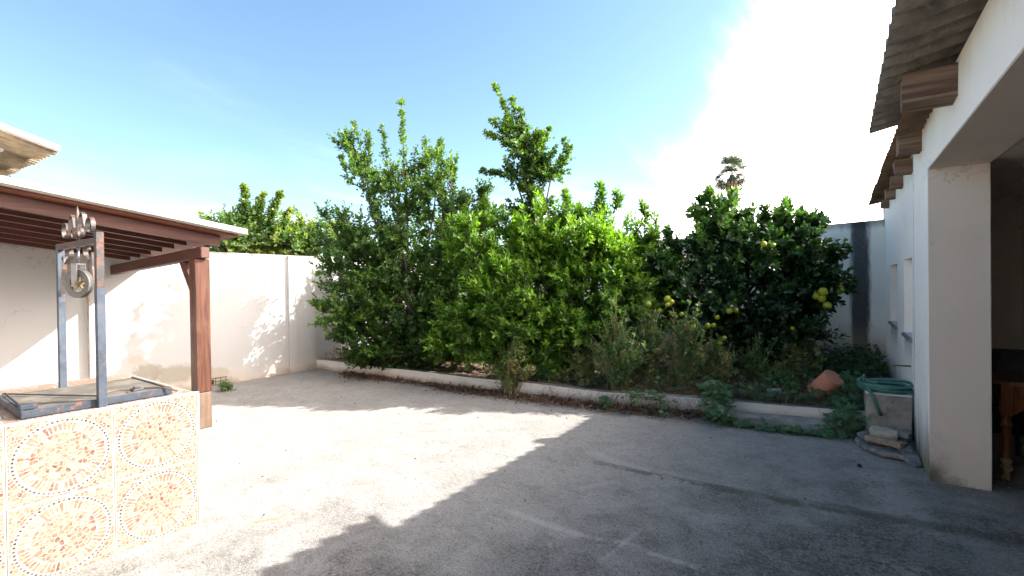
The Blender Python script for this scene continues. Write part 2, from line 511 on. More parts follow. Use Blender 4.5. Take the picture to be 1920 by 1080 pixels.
def facade_extra(n, g, s, c):
    # black mould at the foot and along the crack, yellowish wash under the eaves
    st = n('ShaderNodeMapping', {0: g, 3: (5, 5, .8)})
    nz = n.math('SUBTRACT', n.noise(st.outputs[0], 1.2, 6, .75), .5)
    y = n.math('ADD', s.outputs[1], n.math('MULTIPLY', nz, .10))
    k = n.math('MULTIPLY', n.ramp(n.math('ABSOLUTE', n.math('SUBTRACT', y, 5.66)), .06, .015), n.ramp(n.noise(g, 5, 5, .7), .35, .6, .25, 1))
    c = n.mix(n.math('MULTIPLY', k, .8), c, (.06, .065, .06))
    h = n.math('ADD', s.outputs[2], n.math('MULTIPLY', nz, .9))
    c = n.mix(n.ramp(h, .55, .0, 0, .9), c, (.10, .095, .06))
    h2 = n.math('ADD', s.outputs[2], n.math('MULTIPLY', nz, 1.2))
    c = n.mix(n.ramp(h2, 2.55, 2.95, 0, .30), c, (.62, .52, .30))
    # dark weeps below each sill
    for (a, b, z) in ((6.0, 6.7, .97), (7.42, 8.4, .97)):
        k = n.math('MULTIPLY', n.math('MULTIPLY', n.ramp(y, a - .05, a + .1), n.ramp(y, b + .05, b - .1)), n.math('MULTIPLY', n.ramp(s.outputs[2], z - .35, z - .02), n.ramp(s.outputs[2], z + .02, z - .01)))
        c = n.mix(n.math('MULTIPLY', k, .55), c, (.16, .16, .17))
    return c


M['facade'] = plaster('facade_plaster', (.86, .82, .77), amount=.5, extra=facade_extra)


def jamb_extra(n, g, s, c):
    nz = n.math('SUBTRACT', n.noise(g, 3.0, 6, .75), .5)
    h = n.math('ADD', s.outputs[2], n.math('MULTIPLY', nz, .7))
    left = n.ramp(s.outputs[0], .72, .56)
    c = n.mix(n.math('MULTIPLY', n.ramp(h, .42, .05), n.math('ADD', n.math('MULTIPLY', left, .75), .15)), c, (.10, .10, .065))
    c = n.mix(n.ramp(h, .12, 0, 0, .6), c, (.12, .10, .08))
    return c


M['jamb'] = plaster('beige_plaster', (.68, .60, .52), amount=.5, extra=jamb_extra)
M['inner'] = plaster('room_plaster', (.62, .55, .46), amount=.3)
M['kerb'] = plaster('kerb_plaster', (.72, .67, .60), amount=.8, foot=.12, footcol=(.28, .21, .15), stain=(.22, .19, .16))
M['kerb_top'] = simple('kerb_top', (.26, .24, .21), .95, .5, 6, .8, second=(.08, .075, .06))
M['basin'] = simple('weathered_cement', (.36, .33, .29), .9, .45, 6, .8, second=(.14, .13, .11), thr=(.5, .72))
M['basin_rim'] = simple('basin_rim_paint', (.62, .62, .62), .6, .2, 8)
M['roof'] = simple('fibre_cement_lichen', (.19, .17, .14), .95, .4, 9, 1.0, second=(.24, .215, .165), thr=(.5, .7))
M['roof_red'] = simple('fibre_cement_rusty', (.20, .12, .075), .95, .5, 7, 1.0, second=(.10, .085, .06), thr=(.45, .65))
M['roof_left'] = simple('fibre_cement_warm', (.36, .28, .18), .95, .4, 9, 1.0, second=(.22, .17, .11), thr=(.5, .7))
M['roof_edge'] = simple('limewashed_edge', (.52, .49, .46), .9, .2, 10, .6)
M['old_wood'] = wood('weathered_timber', (.08, .05, .037), (.27, .19, .135), (.20, .105, .07), .8, 0, .95, 1.0)
M['red_wood_x'] = wood('stained_timber_x', (.055, .021, .015), (.10, .038, .026), (.09, .042, .03), 1, 0, .5, .4)
M['red_wood_y'] = wood('stained_timber_y', (.055, .021, .015), (.10, .038, .026), (.08, .035, .025), 1, 1, .5, .35)
M['red_wood_z'] = wood('stained_timber_z', (.040, .017, .011), (.120, .046, .026), (.13, .072, .045), 1, 2, .5, .6)
M['post_foot'] = wood('bleached_timber', (.12, .08, .055), (.18, .13, .095), (.10, .055, .035), 1, 2, .85, .6)
M['plank'] = wood('roof_boards', (.13, .042, .026), (.22, .08, .045), (.16, .06, .04), 1, 1, .6, .2)
M['metal'] = simple('painted_iron', (.075, .095, .125), .55, .4, 9, .5, .2, .4, second=(.12, .105, .10), thr=(.50, .70))
M['metal2'] = simple('chipped_iron', (.09, .085, .08), .5, .4, 12, .5, .3, .5, second=(.16, .065, .045), thr=(.5, .62))
M['lid'] = simple('well_lid_plate', (.15, .135, .11), .55, .4, 4, .5, .25, .5, second=(.22, .19, .15), thr=(.45, .65))
M['lid_edge'] = simple('well_lid_angle', (.05, .065, .085), .6, .4, 7, .5, .2, .5, second=(.28, .09, .05), thr=(.56, .66))
M['steel'] = simple('zinc', (.20, .20, .21), .35, .2, 12, .2, .8)
M['rubber'] = simple('worn_wheel', (.13, .125, .11), .7, .3, 20, .3)
M['brass'] = simple('old_brass', (.30, .22, .12), .45, .4, 30, .3, .7)
M['hose'] = simple('green_hose', (.045, .16, .125), .42, .25, 12, .15, 0, .5)
M['terracotta'] = simple('terracotta', (.52, .21, .13), .85, .2, 7, .3, second=(.40, .24, .17))
M['slate'] = simple('blue_slate', (.155, .16, .18), .75, .45, 9, .9, second=(.30, .25, .19), thr=(.46, .62))
M['barstone'] = simple('tan_stone', (.34, .25, .18), .9, .45, 14, .9, second=(.48, .40, .31))
M['sandstone'] = simple('pale_stone', (.52, .47, .37), .9, .35, 11, .9, second=(.30, .25, .19))
M['brick'] = simple('old_brick', (.42, .22, .15), .9, .4, 12, .9, second=(.50, .42, .33))
M['black'] = simple('dark_clod_hole_shade', (.03, .03, .035), .8, .3, 20)
M['table'] = wood('orange_varnish', (.12, .034, .008), (.19, .062, .014), (.11, .04, .012), 1, 2, .35, .3)
M['tabletop'] = wood('table_top', (.12, .055, .03), (.18, .085, .05), (.1, .05, .03), 1, 0, .4, .2)
M['dark_seat'] = simple('dark_upholstery', (.035, .018, .016), .6, .3, 10)
M['foot_paint'] = simple('worn_leg_paint', (.30, .23, .11), .7, .3, 20, .4, second=(.2, .09, .03))
M['case'] = simple('dusty_case', (.05, .048, .05), .6, .3, 8)
M['bark'] = simple('bark', (.10, .085, .065), .95, .4, 14, .9)
M['bark2'] = simple('bark_green', (.13, .115, .07), .9, .4, 14, .9)
M['drystem'] = simple('dry_stems', (.36, .28, .15), .9, .4, 10)
M['cable'] = simple('black_cable', (.02, .02, .025), .6, .1)
M['wire'] = simple('rusty_wire', (.12, .08, .06), .8, .3)
M['leafA'] = leaf_mat('leaf_glossy', (.020, .045, .012), (.050, .105, .020), (.13, .22, .035), .42, .34, spec=.3)
M['leafB'] = leaf_mat('leaf_lime', (.030, .065, .010), (.070, .145, .016), (.17, .30, .030), .42, .38, spec=.35)
M['leafC'] = leaf_mat('leaf_orange_tree', (.014, .036, .014), (.030, .072, .020), (.09, .19, .03), .30, .30)
M['leafD'] = leaf_mat('leaf_far', (.035, .075, .025), (.07, .14, .035), (.24, .26, .055), .5, .40)
M['leafW'] = leaf_mat('leaf_weed', (.06, .13, .045), (.115, .205, .065), (.33, .28, .11), .6, .30)
M['leafV'] = leaf_mat('leaf_vine', (.035, .095, .040), (.06, .15, .055), (.12, .22, .055), .5, .30)
M['leafG'] = leaf_mat('leaf_ground', (.018, .045, .014), (.030, .075, .018), (.05, .11, .02), .55, .3)
M['grass'] = leaf_mat('dry_grass', (.13, .085, .05), (.24, .17, .09), (.20, .22, .07), .8, .3, (1.2, 1.1, .8))
M['litter'] = leaf_mat('dead_leaves', (.055, .032, .02), (.13, .075, .045), (.26, .17, .10), .85, .1, (1, .9, .7))
M['palm'] = leaf_mat('palm_leaf', (.03, .055, .032), (.045, .075, .04), (.09, .11, .05), .5, .1)
M['fruit'] = simple('unripe_orange', (.30, .36, .02), .4, .25, 18, .25, second=(.44, .38, .02), thr=(.45, .7))
M['grout'] = simple('tile_grout', (.72, .66, .55), .5, .1, 20, .3)
M['tilebase'] = simple('glazed_tile', (.42, .38, .33), .3, .12, 30, .15, spec=.5)
M['mosaic'] = tint_mat('mosaic_pebbles', [(.27, .215, .165), (.24, .165, .115), (.215, .120, .078), (.18, .080, .052), (.115, .045, .034), (.035, .02, .024)], .35)
M['greenweed'] = M['leafV']

# ------------------------------------------------------------------ setting: ground, bed
m = MB(); m.add([(-300, -300, -.02), (300, -300, -.02), (300, 300, -.02), (-300, 300, -.02)], [(0, 1, 2, 3)])
tag(m.build('ground', M['earth']), kind='structure')
m = MB(); m.add([(-8.6, -8, 0), (5.2, -8, 0), (5.2, 9.6, 0), (-8.6, 9.6, 0)], [(0, 1, 2, 3)])
tag(m.build('yard_floor', M['ground']), kind='structure')


def wall_y(x): return 9.30


# soil in the bed: bumpy grid from the kerb to the back wall
def kerb_y(x):
    xs = [-8.3, -5.5, -4.3, -3.4, -2.4, -.9, -.05, .6]
    ys = [5.20, 5.32, 5.42, 5.48, 5.56, 5.90, 6.08, 6.2]
    return float(np.interp(x, xs, ys))


V, F = [], []
NX, NY = 90, 44
for i in range(NX + 1):
    x = -8.19 + (8.19 + .56) * i / NX
    y0, y1 = kerb_y(x) + .06, wall_y(x) + .02
    for j in range(NY + 1):
        v = j / NY
        z = .14 + .10 * v + .03 * math.sin(x * 5 + j) * math.sin(x * 2.1 - j * .7) + rng.normal(0, .012)
        V.append((x, y0 + (y1 - y0) * v, z))
for i in range(NX):
    for j in range(NY):
        a = i * (NY + 1) + j
        F.append((a, a + NY + 1, a + NY + 2, a + 1))
tag(link('planting_soil', np_mesh('planting_soil', V, F), M['earth']), kind='structure')

# kerb of the bed, with the lower cement step on its right end
root = empty('bed_kerb', (-4, 5.4, 0), 'low white plastered kerb edging the planting bed across the yard', 'kerb')
m = MB()
xs = np.linspace(-8.15, .21, 60)
for i in range(len(xs) - 1):
    a, b = xs[i], xs[i + 1]
    ya, yb = kerb_y(a), kerb_y(b)
    za, zb = .175 + .006 * math.sin(a * 3.1), .175 + .006 * math.sin(b * 3.1)
    m.add([(a, ya, 0), (b, yb, 0), (b, yb + .004, zb), (a, ya + .004, za)], [(0, 1, 2, 3)])
m.build('kerb_face', M['kerb'], root)
m = MB()
for i in range(len(xs) - 1):
    a, b = xs[i], xs[i + 1]
    za, zb = .175 + .006 * math.sin(a * 3.1), .175 + .006 * math.sin(b * 3.1)
    m.add([(a, kerb_y(a) + .004, za), (b, kerb_y(b) + .004, zb), (b, kerb_y(b) + .15, zb - .004), (a, kerb_y(a) + .15, za - .004)], [(0, 1, 2, 3)])
    m.add([(a, kerb_y(a) + .15, za - .004), (b, kerb_y(b) + .15, zb - .004), (b, kerb_y(b) + .15, 0), (a, kerb_y(a) + .15, 0)], [(0, 1, 2, 3)])
m.build('kerb_top', M['kerb_top'], root)
m = MB()
xs2 = np.linspace(-1.1, .16, 14)
for i in range(len(xs2) - 1):
    a, b = xs2[i], xs2[i + 1]
    wa = [.0, .22][min(1, i)] if i == 0 else .26
    h = .055
    fa, fb = kerb_y(a) - (.24 + .02 * math.sin(i)), kerb_y(b) - (.24 + .02 * math.sin(i + 1))
    m.add([(a, fa, 0), (b, fb, 0), (b, fb + .03, h), (a, fa + .03, h), (a, kerb_y(a) - .002, h + .012), (b, kerb_y(b) - .002, h + .012)], [(0, 1, 2, 3), (3, 2, 5, 4)])
m.add([(xs2[0], kerb_y(xs2[0]) - .24, 0), (xs2[0], kerb_y(xs2[0]) - .21, .055), (xs2[0], kerb_y(xs2[0]), .067), (xs2[0], kerb_y(xs2[0]), 0)], [(0, 1, 2, 3)])
m.build('cement_step', M['basin'], root)
m = MB(); m.box((-.07, -.008, -.028), (.07, .03, .028), Matrix.Translation((-6.83, 5.262, .135)) @ Matrix.Rotation(.1, 4, 'Z'), jit=.006, bev=.008)
m.build('brick', M['brick'], root, label='bare red brick where the plaster has fallen off')

# ------------------------------------------------------------------ left wall
root = empty('left_boundary_wall', (-8.2, 3, 0), 'tall white plastered boundary wall on the left side, dappled with tree shadow', 'wall')
PS = -.138  # slope of the pergola roof along y


def roof_z(x, y): return 2.415 + PS * (y - .83) + .055 * (x + 5.7)


m = MB()
m.prism([(-7, 0), (1.93, 0), (1.93, roof_z(-8.2, 1.93) - .04), (-7, roof_z(-8.2, -7) - .04)], 0, -8.45, -8.24)
m.build('recessed_wall', M['left_wall'], root)
m = MB()
m.box((-8.45, 1.93, 0), (-8.15, 5.2, 2.125))
m.build('wall_body', M['left_wall'], root)
m = MB()
m.box((-8.152, 4.66, .0), (-8.10, 4.80, 2.11), bev=.004)
m.build('pilaster', M['left_wall'], root)
m = MB(); m.prism([(5.2, 0), (9.5, 0), (9.5, 2.27), (5.2, 2.125)], 0, -8.45, -8.20); m.build('far_wall', M['left_wall'], root)
m = MB(); m.box((-8.15, 4.80, 0), (-8.135, 5.2, 2.118)); m.build('end_panel', M['left_wall'], root)

# drain hole with wire grille at the wall foot
root = empty('drain_grille', (-8.12, 3.35, 0), 'small rusty wire grille over the drain hole at the foot of left wall', 'grille')
m = MB(); m.box((-8.149, 3.25, .03), (-8.144, 3.42, .10)); m.build('hole_shade_plate', M['black'], root)  # flat dark plate on the wall, stands for the shade inside the hole
m = MB()
for k in range(6): m.tube([(-8.135, 3.22 + k * .075, .01), (-8.135, 3.22 + k * .075, .13)], .004, 5)
for z in (.02, .07, .125): m.tube([(-8.133, 3.2, z), (-8.133, 3.62, z)], .004, 5)
m.build('wire_grid', M['wire'], root)

# ------------------------------------------------------------------ back wall
root = empty('back_boundary_wall', (-3, 9.4, 0), 'white rear boundary wall behind the trees with a black run-off stain at its right end', 'wall')
m = MB()
pts = [(-8.2, 2.36), (-5.5, 2.37), (-2.6, 2.39), (.66, 2.485)]
for (x0, z0), (x1, z1) in zip(pts[:-1], pts[1:]):
    y0, y1 = wall_y(x0), wall_y(x1)
    V = [(x0, y0, 0), (x1, y1, 0), (x1, y1, z1), (x0, y0, z0), (x0, y0 + .2, 0), (x1, y1 + .2, 0), (x1, y1 + .2, z1), (x0, y0 + .2, z0)]
    m.add(V, [(0, 1, 2, 3), (5, 4, 7, 6), (3, 2, 6, 7), (0, 3, 7, 4), (1, 5, 6, 2)])
m.build('wall_body', M['back_wall'], root)

# ------------------------------------------------------------------ the outbuilding on the right
FX = .555
YE = 4.79      # the jamb
root = empty('outbuilding', (2.5, 4, 0), 'white outbuilding with a wide open doorway and corrugated roof along the right side', 'building')
m = MB()
# facade as strips round the two niches
W1 = (5.98, 6.68, .97, 1.76); W2 = (7.42, 8.42, .97, 1.74)
TOP = 2.80
m.box((FX + .02, YE + .0, 0), (.90, 5.66, TOP - .002))
FB = FX + .02
m.box((FB, 5.66, 0), (.90, W1[0], TOP - .05))
m.box((FB, W1[0], 0), (.90, W1[1], W1[2])); m.box((FB, W1[0], W1[3]), (.90, W1[1], TOP - .05))
m.box((FB, W1[1], 0), (.90, W2[0], TOP - .05))
m.box((FB, W2[0], 0), (.90, W2[1], W2[2])); m.box((FB, W2[0], W2[3]), (.90, W2[1], TOP - .05))
m.box((FB, W2[1], 0), (.90, 9.45, TOP - .05))
m.build('facade_wall', M['facade'], root)
m = MB(); m.box((FX + .02, -7, 0), (.90, .3, TOP)); m.build('facade_wall', M['facade'], root)
m = MB(); m.box((FX, YE + .004, 0), (FX + .02, 5.66, TOP - .004), bev=.006); m.build('door_pier', M['facade'], root)
m = MB(); m.box((FX, -7, 2.39), (FX + .02, YE + .004, TOP - .003)); m.box((FX + .02, .3, 2.39), (.90, YE, TOP - .003)); m.build('lintel', M['facade'], root)
m = MB(); m.box((FX + .003, .3, 2.384), (.898, YE - .004, 2.389)); m.build('lintel_soffit', M['jamb'], root)
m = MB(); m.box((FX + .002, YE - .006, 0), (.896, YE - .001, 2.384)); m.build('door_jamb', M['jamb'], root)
for k, (a, b, z0, z1) in enumerate((W1, W2)):
    m = MB(); m.box((FB + .09, a - .01, z0 - .01), (FB + .11, b + .01, z1 + .01)); nb = m.build('niche_window', M['jamb'], root)
    m = MB(); m.box((FB - .025, a - .01, z0 - .035), (FB + .088, b + .01, z0 - .002), bev=.005); m.build('sill', M['slate'], nb)
# room inside
m = MB(); m.box((.9, 7.5, 0), (5.0, 7.6, 3.4)); m.box((5.0, -7, 0), (5.1, 9.45, 3.4)); m.box((.9, -7, 0), (5.0, -6.9, 3.4)); m.box((.9, 9.35, 0), (5.0, 9.45, 3.4))
m.build('room_walls', M['inner'], root)
# boarded ceiling: planks running across, slightly uneven
for k in range(16):
    y0 = .3 + k * .45
    m = MB(); dzk = rng.uniform(-.004, .004)
    m.add([(.9, y0 + .006, 2.405 + dzk), (5, y0 + .006, 2.62 + dzk), (5, y0 + .444, 2.62 + dzk), (.9, y0 + .444, 2.405 + dzk),
           (.9, y0 + .006, 2.425 + dzk), (5, y0 + .006, 2.64 + dzk), (5, y0 + .444, 2.64 + dzk), (.9, y0 + .444, 2.425 + dzk)],
          [(0, 1, 2, 3)[::-1], (4, 5, 6, 7), (0, 4, 5, 1)[::-1], (3, 2, 6, 7), (0, 3, 7, 4), (1, 5, 6, 2)])
    m.build('ceiling_plank', M['inner'], root)
m = MB()
m.add([(.9, -7, 2.43), (5.1, -7, 2.67), (5.1, 9.4, 2.67), (.9, 9.4, 2.43)], [(0, 1, 2, 3)]); m.build('ceiling_backing', M['inner'], root)


def corrugated(x0, z0, x1, z1, ya, yb, pitch, amp, th=.007, seg=8, xs=5, flipx=False):
    """sheet whose waves run along x, from (x0,z0) to (x1,z1)"""
    m = MB()
    k = max(2, int(round((yb - ya) / pitch * seg)))
    V, F = [], []
    for i in range(k + 1):
        y = ya + (yb - ya) * i / k
        wv = amp * math.cos(2 * math.pi * (y - ya) / pitch)
        for j in range(xs + 1):
            t = j / xs
            x = x0 + (x1 - x0) * t; z = z0 + (z1 - z0) * t + wv
            V.append((x, y, z)); V.append((x, y, z + th))
    r = 2 * (xs + 1)
    for i in range(k):
        for j in range(xs):
            a = i * r + 2 * j
            F.append((a, a + 2, a + r + 2, a + r)); F.append((a + 1, a + r + 1, a + r + 3, a + 3))
        a = i * r
        F.append((a, a + r, a + r + 1, a + 1)); b = i * r + 2 * xs
        F.append((b, b + 1, b + r + 1, b + r))
    for i in (0, k):
        for j in range(xs):
            a = i * r + 2 * j
            F.append((a, a + 1, a + 3, a + 2) if i == 0 else (a, a + 2, a + 3, a + 1))
    return m.add(V, F)


# roof 1 over the doorway
PIT = .178
SL = .19
ya = 5.07
k = 0
while ya > -6:
    yb = ya - 6 * PIT
    x0 = .212 + rng.uniform(-.003, .003)
    o = corrugated(x0, 2.80 + .006 * (k % 2), 3.2, 2.80 + SL * 3.0 + .006 * (k % 2), yb - .03, ya, PIT, .036)
    o.build('roof_sheet', M['roof'], root, smooth=True)
    ya = yb; k += 1
# roof 2, shorter overhang
ya = 9.42; k = 0
while ya > 4.3:
    yb = max(ya - 6 * .15, 4.2)
    o = corrugated(.377 + rng.uniform(-.006, .006), 2.735 + .006 * (k % 2), 3.2, 2.735 + SL * 2.8 + .006 * (k % 2), yb - .02, ya, .15, .020)
    o.build('roof_sheet', M['roof_red'], root, smooth=True)
    ya = yb; k += 1
m = MB(); m.add([(3.18, -7, 3.42), (5.3, -7, 3.05), (5.3, 9.45, 3.05), (3.18, 9.45, 3.42), (3.18, -7, 3.36), (5.3, -7, 3.0), (5.3, 9.45, 3.0), (3.18, 9.45, 3.36)], [(0, 1, 2, 3), (7, 6, 5, 4), (1, 5, 6, 2), (0, 4, 5, 1), (2, 6, 7, 3)])
m.build('rear_roof_slope', M['roof'], root)
# gable ends so no light leaks in under the sheets
for yy in (-6.95, 9.36):
    m = MB(); m.prism([(.56, 2.3), (5.1, 2.3), (5.1, 3.0), (3.18, 3.36), (.56, 2.74)], 1, yy, yy + .08); m.build('gable', M['facade'], root)
m = MB(); m.prism([(.60, 2.6), (3.1, 2.6), (3.1, 3.30), (.60, 2.83)], 1, 4.99, 5.04)
m.build('gable', M['facade'], root)
# timber beam ends through the facade
for (y, xo, z0, z1, wy, lab) in ((3.72, .315, 2.585, 2.775, .15, 'split reddish beam end, largest and nearest'), (5.15, .405, 2.60, 2.765, .15, None), (5.93, .445, 2.565, 2.70, .14, None),
                                 (6.75, .465, 2.56, 2.68, .13, None), (7.60, .475, 2.56, 2.68, .12, None), (8.5, .485, 2.56, 2.67, .12, None), (2.2, .32, 2.59, 2.775, .15, None), (.7, .32, 2.59, 2.775, .15, None)):
    m = MB(); m.box((xo, y - wy / 2, z0), (1.2, y + wy / 2, z1), jit=.007, bev=.005)
    m.build('beam_end', M['old_wood'], root, label=lab)

# unseen white house added behind the camera to bounce sun into the shade
root = empty('light_bounce_house', (-4, -3.5, 0), 'added white house out of view, bouncing sunlight into the shaded side of the yard', 'house')
m = MB(); m.box((-8.23, -6.5, 0), (.55, -3.2, 3.1)); m.build('wall', M['white'], root)
m = MB(); m.box((-3.2, -3.199, 0), (-2.2, -3.17, 2.1), bev=.004); m.build('door', M['red_wood_z'], root)

# ------------------------------------------------------------------ table and things in the room
TX, TY = 1.04, 5.12
root = empty('side_table', (1.5, 5.4, 0), 'orange varnished wooden table with turned legs just inside the doorway', 'table')


def turned_leg(x, y):
    lg = MB()
    prof = [(.020, 0), (.028, .015), (.020, .04), (.018, .06), (.034, .085), (.036, .105), (.022, .125), (.034, .14), (.034, .155), (.022, .17), (.026, .26), (.030, .36), (.026, .40), (.038, .42), (.038, .435), (.028, .45), (.034, .48), (.034, .50)]
    lg.lathe(prof, (x, y, 0), 14)
    o = lg.build('leg', M['table'], root, smooth=True)
    b = MB(); b.box((x - .036, y - .036, .50), (x + .036, y + .036, .735), bev=.004); b.build('leg_block', M['table'], o)
    f2 = MB(); f2.lathe([(r + .0012, h) for r, h in prof[:10]], (x, y, 0), 14); f2.build('worn_foot', M['foot_paint'], o, smooth=True)


for (x, y) in ((TX, TY), (TX + 1.0, TY), (TX, TY + .62), (TX + 1.0, TY + .62)): turned_leg(x, y)
m = MB(); m.box((TX + .036, TY - .018, .56), (TX + .964, TY + .012, .735)); m.prism([(TX + .036, .56), (TX + .10, .56), (TX + .036, .50)], 1, TY - .018, TY + .012)
m.box((TX - .012, TY + .036, .58), (TX + .018, TY + .584, .735)); m.box((TX + .98, TY + .036, .58), (TX + 1.01, TY + .584, .735)); m.build('apron', M['table'], root)
m = MB(); m.box((TX + .12, TY - .034, .585), (TX + .88, TY - .019, .715), bev=.006); dr = m.build('drawer', M['table'], root)
m = MB(); m.lathe([(.012, 0), (.008, .01), (.016, .02), (.010, .03)], (TX + .5, TY - .034, .65), 10, Matrix.Rotation(math.pi / 2, 4, 'X')); m.build('knob', M['brass'], dr)
m = MB()
c = .10
m.prism([(TX - .10 + c, TY - .09), (TX + 1.1, TY - .09), (TX + 1.1, TY + .72), (TX - .10, TY + .72), (TX - .10, TY - .09 + c)], 2, .737, .765)
m.build('table_top', M['tabletop'], root)
root = empty('storage_case', (1.5, 5.7, .765), 'dark dusty folded case lying on top of the orange wooden table', 'case')
m = MB()
cz = .767
m.add([(1.05, 5.50, cz), (1.95, 5.38, cz), (1.95, 5.80, cz), (1.05, 5.80, cz), (1.12, 5.62, cz + .15), (1.9, 5.58, cz + .15), (1.95, 5.80, cz + .15), (1.05, 5.80, cz + .15)],
      [(3, 2, 1, 0), (4, 5, 6, 7), (0, 1, 5, 4), (1, 2, 6, 5), (2, 3, 7, 6), (3, 0, 4, 7)])
m.build('case_body', M['case'], root)
m = MB(); m.box((1.02, 5.78, cz), (1.98, 5.82, cz + .165), bev=.004); m.build('case_rim', M['case'], root)
root = empty('wooden_chair', (.98, 5.9, 0), 'dark chair with rounded seat half hidden behind the doorway pier', 'chair')
m = MB(); m.lathe([(.19, 0), (.215, .02), (.215, .07), (.19, .09)], (1.12, 6.0, .42), 22); m.build('seat', M['dark_seat'], root, smooth=True)
for (x, y) in ((.98, 5.86), (1.26, 5.86), (.98, 6.14), (1.26, 6.14)):
    m = MB(); m.tube([(x, y, 0), (x, y, .42)], [.014, .02], 8); m.build('leg', M['dark_seat'], root)
m = MB(); m.prism([(5.90, .50), (5.90, .70), (5.94, .76), (6.06, .76), (6.10, .70), (6.10, .50)], 0, .92, .95); m.build('backrest', M['dark_seat'], root)
root = empty('wooden_crate', (1.0, 6.7, 0), 'low dark wooden crate on the floor behind the orange table', 'crate')
for k in range(3):
    m = MB(); m.box((1.1, 6.6, .01 + k * .085), (1.8, 6.62, .085 + k * .085)); m.build('slat', M['dark_seat'], root)
m = MB(); m.box((1.1, 6.622, 0), (1.8, 7.1, .25)); m.build('crate_body', M['dark_seat'], root)

# ------------------------------------------------------------------ basin, tap, hose
root = empty('wash_basin', (.38, 6.1, 0), 'square weathered cement wash basin standing against the outbuilding wall', 'basin')
m = MB()
m.box((.205, 5.80, 0), (.553, 5.86, .425), bev=.006); m.box((.205, 5.862, 0), (.255, 6.40, .425), bev=.006); m.box((.257, 6.34, 0), (.553, 6.40, .425), bev=.006); m.box((.257, 5.862, .0), (.553, 6.338, .20))
m.build('basin_body', M['basin'], root)
m = MB(); m.box((.200, 5.795, .427), (.553, 5.865, .445), bev=.004); m.box((.200, 5.867, .427), (.26, 6.405, .445), bev=.004); m.box((.262, 6.335, .427), (.553, 6.405, .445), bev=.004)
m.build('rim', M['basin_rim'], root)
root = empty('garden_hose', (.38, 5.98, .45), 'dark green garden hose coiled on top of the cement basin', 'hose')
m = MB(); pts = []
for i in range(230):
    th = i / 230 * 2 * math.pi * 5.3 + 2.6
    lay = int(i / 230 * 5.3)
    rr = .185 + .030 * math.sin(lay * 2.1) + .010 * math.sin(th * .7)
    pts.append((.365 + rr * 1.02 * math.cos(th), 6.00 + rr * 1.0 * math.sin(th), .462 + .0125 * lay + .010 * math.sin(th * 1.3 + lay)))
pts = [(.20, 6.12, .56), (.19, 6.05, .54)] + pts
# end hangs over the front
th = math.atan2(pts[-1][1] - 6.0, pts[-1][0] - .365)
m.tube(pts, .0145, 8)
m.tube([(.20, 5.95, .50), (.215, 5.86, .487), (.235, 5.78, .46), (.262, 5.76, .38), (.292, 5.765, .30), (.318, 5.775, .235)], .0145, 8)
m.build('hose_coil', M['hose'], root, smooth=True)
root = empty('water_tap', (.5, 6.1, .68), 'small brass water tap on the wall above the green hose', 'tap')
m = MB(); m.tube([(.555 + .02, 6.10, .685), (.45, 6.08, .685), (.405, 6.07, .682)], [.009, .009, .012], 8); m.tube([(.43, 6.075, .68), (.428, 6.075, .65), (.43, 6.07, .635)], [.009, .009, .011], 8)
m.build('spout', M['brass'], root, smooth=True)
m = MB(); m.tube([(.40, 6.07, .70), (.385, 6.07, .735)], [.007, .007], 6); m.box((.36, 6.055, .735), (.405, 6.085, .748), bev=.003); m.build('handle', M['steel'], root)


# ------------------------------------------------------------------ stones by the basin
def slab(poly, z0, z1, mt, name, label, cat, tilt=(0, 0), group='loose stones stacked by the basin'):
    cx = sum(p[0] for p in poly) / len(poly); cy = sum(p[1] for p in poly) / len(poly)
    m = MB()
    k = len(poly)
    V = []
    for s_, z in ((.94, z0), (1.0, z0 + (z1 - z0) * .35), (.985, z1 - .006), (.93, z1)):
        for p in poly:
            x = cx + (p[0] - cx) * s_ + rng.normal(0, .003); y = cy + (p[1] - cy) * s_ + rng.normal(0, .003)
            V.append((x, y, z + (x - cx) * tilt[0] + (y - cy) * tilt[1] + rng.normal(0, .002)))
    Fc = [tuple(range(k))[::-1], tuple(range(3 * k, 4 * k))]
    for r in range(3):
        for i in range(k): Fc.append((r * k + i, r * k + (i + 1) % k, (r + 1) * k + (i + 1) % k, (r + 1) * k + i))
    m.add(V, Fc)
    o = m.build(name, mt)
    return tag(o, label, cat, group)


slab([(.10, 5.52), (.17, 5.30), (.30, 5.17), (.45, 5.17), (.53, 5.35), (.52, 5.66), (.30, 5.76), (.14, 5.70)], .004, .045, M['slate'], 'flat_stone', 'widest blue grey slate slab at the bottom of the stone pile', 'stone')
slab([(.44, 5.165), (.50, 5.04), (.545, 5.08), (.545, 5.28), (.47, 5.30)], .004, .038, M['slate'], 'flat_stone', 'small pointed slate piece leaning at the foot of the white pier', 'stone', (0, .12))
slab([(.12, 5.60), (.20, 5.40), (.42, 5.38), (.50, 5.52), (.48, 5.72), (.20, 5.76)], .05, .078, M['slate'], 'flat_stone', 'second slate slab resting on the widest one', 'stone', (-.03, 0))
slab([(.175, 5.375), (.42, 5.245), (.455, 5.315), (.205, 5.445)], .082, .125, M['barstone'], 'stone_bar', 'long tan stone bar lying across the slate slabs', 'stone')
slab([(.22, 5.60), (.30, 5.45), (.42, 5.47), (.43, 5.58), (.35, 5.68), (.24, 5.68)], .084, .150, M['sandstone'], 'stone_block', 'pale yellowish stone block on top of the pile', 'stone')
slab([(.42, 5.62), (.50, 5.58), (.54, 5.66), (.50, 5.76), (.43, 5.75)], .084, .125, M['basin'], 'stone_block', 'small grey stone at the back of the pile by the wall', 'stone')
slab([(.105, 4.82), (.125, 4.815), (.137, 4.835), (.118, 4.85)], .003, .022, M['black'], 'clod', 'small black clod lying alone on the concrete in front of the stones', 'clod', group=None)

